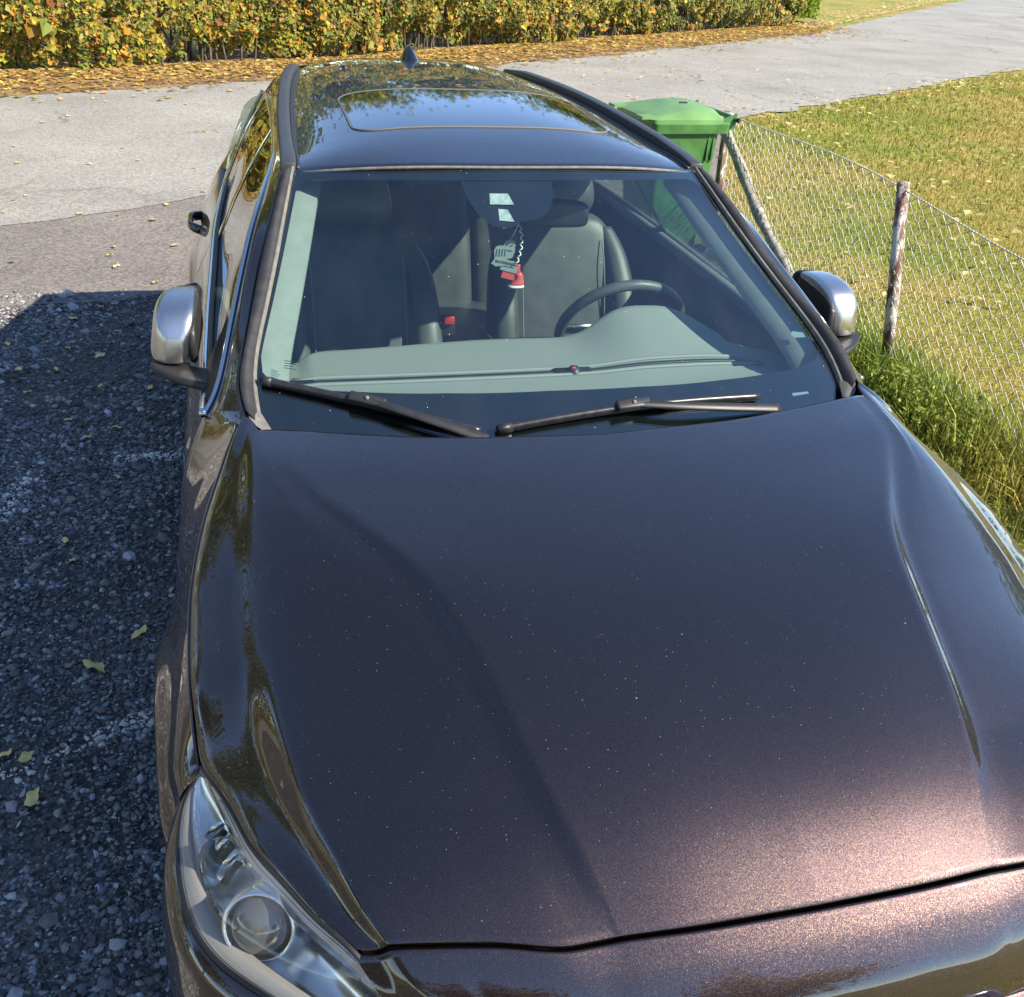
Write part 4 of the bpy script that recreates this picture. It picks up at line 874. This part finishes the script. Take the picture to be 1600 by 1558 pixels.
bp_ = np.array([(2.475, 6.05, .87), (2.47, 5.65, .655), (2.462, 5.30, .468), (2.47, 4.79, .208), (2.48, 4.40, -.01)]); bp_[:, 0] += np.array([0, .004, -.006, .006, 0])
tube('fence_brace', spline(bp_, 24), .034+.004*np.sin(np.arange(24)*1.3), M_brace, fn, k=12)
parts = []; wy = 1.0; pitch = .056; kx = 0
while wy < 5.97:
    zt = ftop(wy); n = int(zt/.032); pts = []
    for k in range(n+1):
        z = zt-k*(zt-.03)/n; sg = 1 if (k+kx) % 2 else -1; lean = .10*(zt-z)*math.sin(wy*2.1)*.35
        pts.append((fx(wy)+.006*sg+.03*math.sin(wy*2.3+z*3)*(1-z), wy+sg*pitch*.5+lean+.004*math.sin(z*31+wy*7), z))
    parts.append(tube_np(np.array(pts), .0032, k=4, cap=False, up=(1, 0, 0))); wy += pitch; kx += 1
V, F = merge(parts); stuff(link('wire_mesh', mesh_np('wire_mesh', V, F), M_wire, fn))
tube('top_wire', np.array([(fx(y), y, ftop(y)+.006) for y in np.linspace(1.0, 5.98, 120)]), .0030, M_wire, fn, k=6)
ks = np.linspace(0, 1, 1400); yy = 1.0+4.97*ks
hel = np.stack([np.array([fx(y) for y in yy])+.005*np.cos(yy*260), yy, np.array([ftop(y) for y in yy])+.006+.005*np.sin(yy*260)], 1)
tube('twisted_wire', hel, .0013, M_wire, fn, k=4)

# ------------------------------------------------------------------ foliage helpers
def leaves_np(P, size, nrm=None, tiltsd=.8):
    """one folded two-triangle leaf at each P; returns V, F(tri)"""
    n = len(P); d = rng.normal(0, 1, (n, 3)); d /= np.linalg.norm(d, axis=1, keepdims=True)
    if nrm is not None: d = d*tiltsd+nrm; d /= np.linalg.norm(d, axis=1, keepdims=True)
    t = rng.normal(0, 1, (n, 3)); t -= (t*d).sum(1, keepdims=True)*d; t /= np.linalg.norm(t, axis=1, keepdims=True); b = np.cross(d, t)
    s = size[:, None]; w = rng.uniform(.35, .55, n)[:, None]
    V = np.stack([P-t*s*.55, P+b*s*w-t*s*.05+d*s*.12, P+t*s*.55, P-b*s*w-t*s*.05+d*s*.12], 1).reshape(-1, 3)
    i = np.arange(n)[:, None]*4; F = np.concatenate([np.concatenate([i, i+1, i+2], 1)[:, None], np.concatenate([i, i+2, i+3], 1)[:, None]], 1).reshape(-1, 3)
    return V, F
def vnoise(P, sc, seed=0):
    r = np.random.default_rng(seed); v = np.zeros(len(P))
    for k in range(6):
        d = r.normal(0, 1, 3); d /= np.linalg.norm(d); v += np.sin(P@d*sc*(1+.6*k)+r.uniform(0, 6.28))/(1+.4*k)
    return v/2.2
PAL = np.array([(.42, .32, .04), (.30, .27, .035), (.16, .20, .035), (.10, .14, .026), (.42, .22, .035), (.24, .10, .03), (.50, .38, .08)])
def palette(n, w, bias=None):
    idx = rng.choice(len(PAL), n, p=np.array(w)/sum(w)); c = PAL[idx]
    return np.clip(c*rng.lognormal(0, .22, (n, 1))*rng.normal(1, .05, (n, 3)), .01, .6)
M_leaf = leaf_material('autumn_leaves', .40); M_bark = simple('bark', (0.10, 0.075, 0.055), 0.9, var=.4, vscale=14, bump=(30, 1.0))
# ------------------------------------------------------------------ hedge
HL = spline(HEDGELINE, 400); Hs = np.concatenate([[0], np.cumsum(np.linalg.norm(np.diff(HL, axis=0), axis=1))])
def hline(s): return np.stack([np.interp(s, Hs, HL[:, 0]), np.interp(s, Hs, HL[:, 1])], 1)
hn = np.gradient(HL, axis=0); hn = np.stack([hn[:, 1], -hn[:, 0]], 1); hn /= np.linalg.norm(hn, axis=1, keepdims=True)   # towards the road
def hnorm(s): return np.stack([np.interp(s, Hs, hn[:, 0]), np.interp(s, Hs, hn[:, 1])], 1)
hedge = thing('hedge', 'long tall hedge in yellow and green autumn leaf along the far side of the road', 'hedge', (2.9, 18.7, 0))
s_vis = Hs[np.argmin(abs(HL[:, 0]+5.0))]
def hedge_leaves(n, s0, s1, size, zmax=3.5):
    s = rng.uniform(s0, s1, n); z = zmax*rng.beta(.95, 1.05, n); P = np.zeros((n, 3))
    top = zmax*(1+.06*np.sin(s*1.7)+.05*np.sin(s*4.1)+.03*np.sin(s*9.3)); z = z*top/zmax
    Q = np.stack([s, s*0, z], 1); lump = .24*vnoise(Q, 2.2, 3)+.14*vnoise(Q, 6.0, 4)
    thick = .60*np.clip(.62+.8*z/.9, .35, 1)*np.clip((top-z)/.5, .35, 1)
    dd = thick*(1-np.abs(rng.normal(0, .22, n)))+lump
    front = rng.random(n) < .74; dd = np.where(front, dd, -dd)
    pos = hline(s); nr = hnorm(s); P[:, :2] = pos-nr*.15+nr*dd[:, None]; P[:, 2] = z+.05
    keep = (vnoise(Q, 3.6, 9)+.35*vnoise(Q, 9., 11) > -.55) & (rng.random(n) < np.clip(.55+z/.5, .25, 1)); P = P[keep]; s = s[keep]; z = z[keep]
    m = len(P); sz = size*rng.lognormal(-.05, .45, m)
    nv = np.concatenate([hnorm(s), np.full((m, 1), .55)], 1)
    V, F = leaves_np(P, sz, nv, .75)
    Q = np.stack([s, s*0, z], 1); g = vnoise(Q, 1.3, 21)+.5*vnoise(Q, 3.3, 22)
    c = palette(m, [14, 20, 23, 18, 14, 12, 2]); gr = palette(m, [8, 18, 38, 28, 2, 1, 3]); c = np.where((g > .45)[:, None], gr, c)
    return V, F, np.repeat(c, 2, 0)
V1, F1, c1 = hedge_leaves(150000, s_vis, Hs[-1], .049); V2, F2, c2 = hedge_leaves(26000, 0, s_vis, .12)
me = mesh_np('hedge_foliage', np.concatenate([V1, V2]), [np.concatenate([F1, F2+len(V1)])], False); face_colors(me, np.concatenate([c1, c2])); stuff(link('hedge_foliage', me, M_leaf, hedge))
parts = []
for k in range(420):
    s = np.array([rng.uniform(s_vis, Hs[-1])]); p = hline(s)[0]-hnorm(s)[0]*rng.uniform(-.2, .5); h = rng.uniform(1.2, 2.7); l = rng.normal(0, .25, 2)
    parts.append(tube_np(np.array([(*p, 0), (*(p+l*.4+rng.normal(0, .05, 2)), h*.5), (*(p+l), h)]), [.016, .011, .005], k=5, cap=False))
V, F = merge(parts); stuff(link('hedge_stems', mesh_np('hedge_stems', V, F), M_bark, hedge))
E_ = hline(np.array([Hs[-1]]))[0]
bush = thing('bright_bush', 'small bright green bush at the right end of the hedge', 'bush', (E_[0]+.3, E_[1]+.3, 0))
n = 5000; d = rng.normal(0, 1, (n, 3)); d /= np.linalg.norm(d, axis=1, keepdims=True); d[:, 2] = abs(d[:, 2])
P = d*np.array([.55, .55, 1.8])*(rng.random((n, 1))**.4)+np.array([E_[0]+.3, E_[1]+.35, .15])
V, F = leaves_np(P, .075*rng.lognormal(0, .3, n)); me = mesh_np('bush_foliage', V, [F], False); face_colors(me, np.repeat(np.clip(np.array([(.24, .33, .04)])*rng.lognormal(0, .3, (n, 1)), 0, .6), 2, 0)); stuff(link('bush_foliage', me, M_leaf, bush))
tube('bush_stem', np.array([(E_[0]+.3, E_[1]+.35, 0), (E_[0]+.32, E_[1]+.36, 1.2)]), .03, M_bark, bush, k=6)

# ------------------------------------------------------------------ trees round about (seen mirrored in the paint and glass)
def tree(name, x, y, h, rad, label, w, n=9000, trunk=.16, seed=1, lsz=.16):
    t = thing(name, label, 'tree', (x, y, 0), None); r_ = np.random.default_rng(seed)
    parts = [tube_np(spline([(x, y, -.05), (x+.1, y, h*.25), (x-.05, y+.1, h*.55), (x, y, h*.88)], 14), np.linspace(trunk, .03, 14), k=8, cap=False)]
    cl = []
    for k in range(16):
        a = r_.uniform(0, 6.28); z0 = h*r_.uniform(.25, .7); e = np.array([x+math.cos(a)*rad*r_.uniform(.5, .95), y+math.sin(a)*rad*r_.uniform(.5, .95), z0+h*r_.uniform(.08, .3)])
        parts.append(tube_np(np.array([(x, y, z0), (x*.5+e[0]*.5, y*.5+e[1]*.5, z0*.4+e[2]*.6), e]), [trunk*.4, trunk*.25, .015], k=5, cap=False)); cl += [e, (e+np.array([x, y, z0]))*.5+np.array([0, 0, .4])]
    cl += [np.array([x+r_.normal(0, rad*.25), y+r_.normal(0, rad*.25), h*r_.uniform(.7, 1)]) for k in range(8)]
    cl = np.array(cl); i = r_.integers(0, len(cl), n); P = cl[i]+r_.normal(0, 1, (n, 3))*np.array([rad*.20, rad*.20, h*.07])
    V, F = leaves_np(P, lsz*rng.lognormal(0, .3, n)); me = mesh_np('crown', V, [F], False); face_colors(me, np.repeat(palette(n, w), 2, 0)); stuff(link('crown', me, M_leaf, t))
    V, F = merge(parts); link('trunk', mesh_np('trunk', V, F), M_bark, t)
GW = [2, 8, 26, 56, 3, 3, 1]
tree('garden_tree', 0.6, 23.5, 6.8, 2.8, 'broad green tree standing behind the middle of the hedge', GW, 9000, .16, 3)
tree('garden_tree', -7.5, 17.5, 10.0, 3.4, 'olive green tree behind the hedge left of the car', GW, 15000, .18, 4)
tree('garden_tree', -13.5, 14.5, 11.5, 3.8, 'tall olive tree behind the hedge far to the left', GW, 15000, .2, 5)
tree('garden_tree', -19.0, 9.5, 12.0, 4.0, 'tallest olive tree at the left end of the hedge', GW, 15000, .2, 6)
tree('garden_tree', 9.5, 27.0, 6.2, 2.6, 'smaller green tree behind the right part of the hedge', GW, 7000, .14, 7)
for k_, (x_, y_, h_, lb_) in enumerate([(-3.6, 20.2, 5.9, 'green tree behind the hedge beyond the car roof'), (4.6, 25.4, 5.9, 'round green tree behind the hedge beyond the bin'), (-10.3, 17.0, 10.5, 'green tree between two olive trees behind the hedge')]): tree('garden_tree', x_, y_, h_, 3.0, lb_, GW, 12000, .15, 20+k_)
for k_, (x_, y_, h_, r_, lb_) in enumerate([(24, 4, 8, 4, 'large dark tree beyond the lawn to the right'), (26, -6, 9, 4.2, 'tallest dark tree beyond the lawn to the right'), (41, 20, 11.5, 5, 'dark round tree at the far right edge of the lawn'), (38, 9, 10.5, 4.5, 'dark tree beside the round one far to the right'), (31, -1, 9, 4.5, 'dark tree furthest away beyond the lawn to the right'), (-17, -1, 8, 3.8, 'olive tree at the left side of the yard'), (-18, -10, 8.5, 4, 'tall olive tree at the left rear of the yard'), (-11, -17, 8, 4, 'olive tree at the left end of the row behind the viewer')]): tree('yard_tree', x_, y_, h_, r_, lb_, [3, 8, 30, 40, 4, 10, 1], 9000, .22, 40+k_, .26)
tree('bare_tree', 5.5, -15.0, 7.0, 3.0, 'brown leaved tree across the yard behind the viewer', [4, 6, 6, 6, 20, 40, 2], 8000, .2, 8)
tree('bare_tree', -3.5, -17.0, 6.5, 3.2, 'wide brown tree behind the viewer to the left', [4, 6, 6, 6, 20, 40, 2], 8000, .2, 9)

# ------------------------------------------------------------------ grass, weeds, fallen leaves
M_grass = leaf_material('grass_blades', .35, .6)
def blades(P, h, w, lean, cols, name):
    n = len(P); a = rng.uniform(0, 6.28, n); dx_, dy_ = np.cos(a), np.sin(a); b = rng.uniform(0, 6.28, n); l = lean*h*np.abs(rng.normal(0, 1, n))
    z = np.zeros(n); side_ = np.stack([dx_*w, dy_*w, z], 1); tip = np.stack([np.cos(b)*l, np.sin(b)*l, h], 1); mid_ = np.stack([np.cos(b)*l*.3, np.sin(b)*l*.3, h*.6], 1)
    V = np.stack([P-side_, P+side_, P+mid_+side_*.7, P+mid_-side_*.7, P+tip], 1).reshape(-1, 3); i = np.arange(n)[:, None]*5
    F4 = np.concatenate([i, i+1, i+2, i+3], 1); F3 = np.concatenate([i+3, i+2, i+4], 1)
    me = mesh_np(name, V, [F4, F3], False); face_colors(me, np.concatenate([cols, cols])); return me
def grass_cols(P, dry=0.0):
    Q = P.copy(); Q[:, 2] = 0; g = vnoise(Q, .9, 31)+.6*vnoise(Q, 2.3, 32)+rng.normal(0, .35, len(P))
    green = np.array([(.20, .275, .038)]); straw = np.array([(.44, .32, .085)]); t = np.clip((g+dry)*.5+.5, 0, 1)[:, None]
    return np.clip((green*(1-t)+straw*t)*rng.lognormal(0, .25, (len(P), 1)), .02, .6)
n = 95000; u = rng.random(n); y = 3.0+13.5*u**1.35; x = 2.62+rng.random(n)*(1.5+(y-2.2)*1.02); P = np.stack([x, y, np.zeros(n)], 1)
edge_y = np.interp(x, [2.6, 2.9, 3.6, 4.4, 5.34, 13.9, 30], [5.4, 6.3, 8.3, 10.0, 11.4, 17.2, 29]); P = P[y < edge_y-.05+rng.normal(0, .06, n)]
dist = np.clip(P[:, 1]/6, .7, 2.4); stuff(link('lawn_grass', blades(P, .028*rng.lognormal(0, .3, len(P))*np.clip(dist, .8, 1.3), .0035*dist, .7, grass_cols(P, -.10), 'lawn_grass'), M_grass))
# rank growth along the fence and beside the car
n = 26000; y = rng.uniform(.6, 6.0, n); x = np.where(rng.random(n) < .62, 2.5+rng.normal(0, .14, n), rng.uniform(1.42, 2.7, n)); P = np.stack([x, y, np.zeros(n)], 1)
hh = np.where(abs(x-2.5) < .25, .090, .055)*np.clip(1.35-.18*np.abs(y-3.4), .55, 1.4)*rng.lognormal(0, .4, n); c = grass_cols(P, -.25)
P = P[(x > 1.38+.25*(y > 4))]; k = (x > 1.38+.25*(y > 4)); stuff(link('tall_grass', blades(P, hh[k], .0038, .55, c[k], 'tall_grass'), M_grass))
# leafy weeds at the foot of the fence
wd = []; wc = []
for k in range(75):
    y0 = rng.choice([rng.normal(3.5, .45), rng.uniform(1.2, 4.6)]); x0 = 2.38+rng.normal(0, .12); hgt = rng.uniform(.06, .20)*(.45 if 3.45 < y0 < 4.3 else 1); n = int(46*hgt/.15)
    q = rng.random(n); P = np.stack([x0+rng.normal(0, .06, n)*(1-q*.4), y0+rng.normal(0, .06, n)*(1-q*.4), .03+q*hgt], 1)
    V, F = leaves_np(P, .022*rng.lognormal(0, .3, n), np.array([0, -.2, .6]), .9); wd.append((V, [F])); wc.append(np.repeat(np.clip(np.array([(.27, .31, .055)])*rng.lognormal(0, .3, (n, 1)), 0, .5), 2, 0))
V, F = merge(wd); me = mesh_np('fence_weeds', V, F, False); face_colors(me, np.concatenate(wc)); stuff(link('fence_weeds', me, M_leaf))
# litter under the hedge and loose leaves over lawn and road edge
n = 9000; s = rng.uniform(s_vis, Hs[-1], n); off_ = np.abs(rng.normal(0, .8, n))+.25; P2 = hline(s)+hnorm(s)*off_[:, None]; P = np.concatenate([P2, np.full((n, 1), .028)], 1)
V, F = leaves_np(P, .075*rng.lognormal(0, .25, n), np.array([0, 0, 2.0]), .55); lc = np.clip(np.array([(.46, .31, .10)])*rng.lognormal(0, .35, (n, 1))*rng.normal(1, .08, (n, 3)), .03, .75)
n2 = 420; y = rng.uniform(4.5, 16, n2); x = 2.7+rng.random(n2)*(1+(y-2.2)*.95); P = np.stack([x, y, np.full(n2, .05)], 1); Vb, Fb = leaves_np(P, .06*rng.lognormal(0, .2, n2), np.array([0, 0, 2.]), .5)
n3 = 260; q = rng.random(n3); P = np.stack([5.3+q*8.6+rng.normal(0, .3, n3), 11.5+q*5.8-rng.exponential(.5, n3), np.full(n3, .05)], 1); Vc, Fc = leaves_np(P, .07*rng.lognormal(0, .2, n3), np.array([0, 0, 2.]), .5)
n4 = 130; P = np.stack([rng.uniform(-4, 5, n4), rng.uniform(5.6, 13, n4), np.full(n4, .022)], 1); Vd, Fd = leaves_np(P, .05*rng.lognormal(0, .2, n4), np.array([0, 0, 2.]), .5)
n5 = 900; q = rng.random(n5); P = np.stack([12.9+q*14, 23.7+q*15+rng.exponential(.6, n5), np.full(n5, .05)], 1); Ve, Fe = leaves_np(P, .09*rng.lognormal(0, .2, n5), np.array([0, 0, 2.]), .5)
V, F = merge([(V, [F]), (Vb, [Fb]), (Vc, [Fc]), (Vd, [Fd]), (Ve, [Fe])]); nl = n2+n3+n4+n5
lc = np.concatenate([np.repeat(lc, 2, 0), np.repeat(np.clip(np.array([(.62, .50, .24)])*rng.lognormal(0, .2, (nl, 1)), .1, .8), 2, 0)])
me = mesh_np('leaf_litter', V, F, False); face_colors(me, lc); stuff(link('leaf_litter', me, M_leaf))

# single fallen leaves on the gravel beside the car: each its own thing
M_fallen = simple('fallen_leaf', (0.80, 0.58, 0.20), 0.6, var=.25, vscale=40)
def one_leaf():
    a = np.linspace(0, 2*math.pi, 14, endpoint=False); r = .5*(1-.22*np.cos(a*2))*(1+.10*np.cos(a*5)); V = [(0, 0, .08)]
    V += [(r[i]*math.cos(a[i])*.75, r[i]*math.sin(a[i])+(.14 if i == 3 else 0), .03+.10*math.sin(a[i]*3)) for i in range(14)]
    return mesh_np('fallen_leaf', np.array(V), [np.array([[0, i+1, (i+1) % 14+1] for i in range(14)])], True)
LM = one_leaf(); LM.materials.append(M_fallen)
spots = [(147, 1040, .075), (219, 987, .055), (113, 875, .042), (102, 844, .042), (185, 745, .038), (40, 1183, .060), (50, 1247, .065), (8, 1178, .045), (157, 555, .05), (106, 543, .04), (88, 576, .045), (30, 576, .05), (107, 655, .035), (136, 682, .035), (184, 667, .04), (157, 602, .04), (235, 605, .045), (115, 497, .05), (158, 479, .05), (12, 537, .05), (43, 612, .04), (182, 415, .06), (243, 440, .06), (172, 398, .05)]
for i, (u, v, sz) in enumerate(spots):
    d = _f+_r*((u-800)/1599.2)-_u*((v-779)/1599.2); p = CAM+d*(.020-CAM[2])/d[2]
    o = bpy.data.objects.new('fallen_leaf', LM); COL.objects.link(o); o.location = p; o.scale = (sz*.8, sz*.8, sz*.8); o.rotation_euler = (random.uniform(-.3, .3), random.uniform(-.3, .3), random.uniform(0, 6.28))
    lab = {0: 'largest yellow leaf on the shaded gravel beside the front wing', 1: 'yellow leaf on the gravel closest to the front wheel arch', 2: 'lower of two small leaves close together on the shaded gravel', 3: 'upper of two small leaves close together on the shaded gravel', 4: 'single small leaf on the gravel below the door mirror', 5: 'tan leaf just above the lowest leaf at the picture\'s left edge', 6: 'lowest pale leaf on the gravel near the headlight', 7: 'brown leaf cut by the left edge of the picture', 16: 'small leaf on the gravel right under the door mirror', 21: 'yellow leaf on the brown asphalt furthest from the mirror', 22: 'yellow leaf on the brown asphalt just above the mirror', 23: 'farthest yellow leaf on the brown asphalt'}.get(i, 'tiny yellow leaf in the shaded gravel behind the door mirror')
    tag(o, lab, 'leaf', 'yellow leaves fallen beside the car')
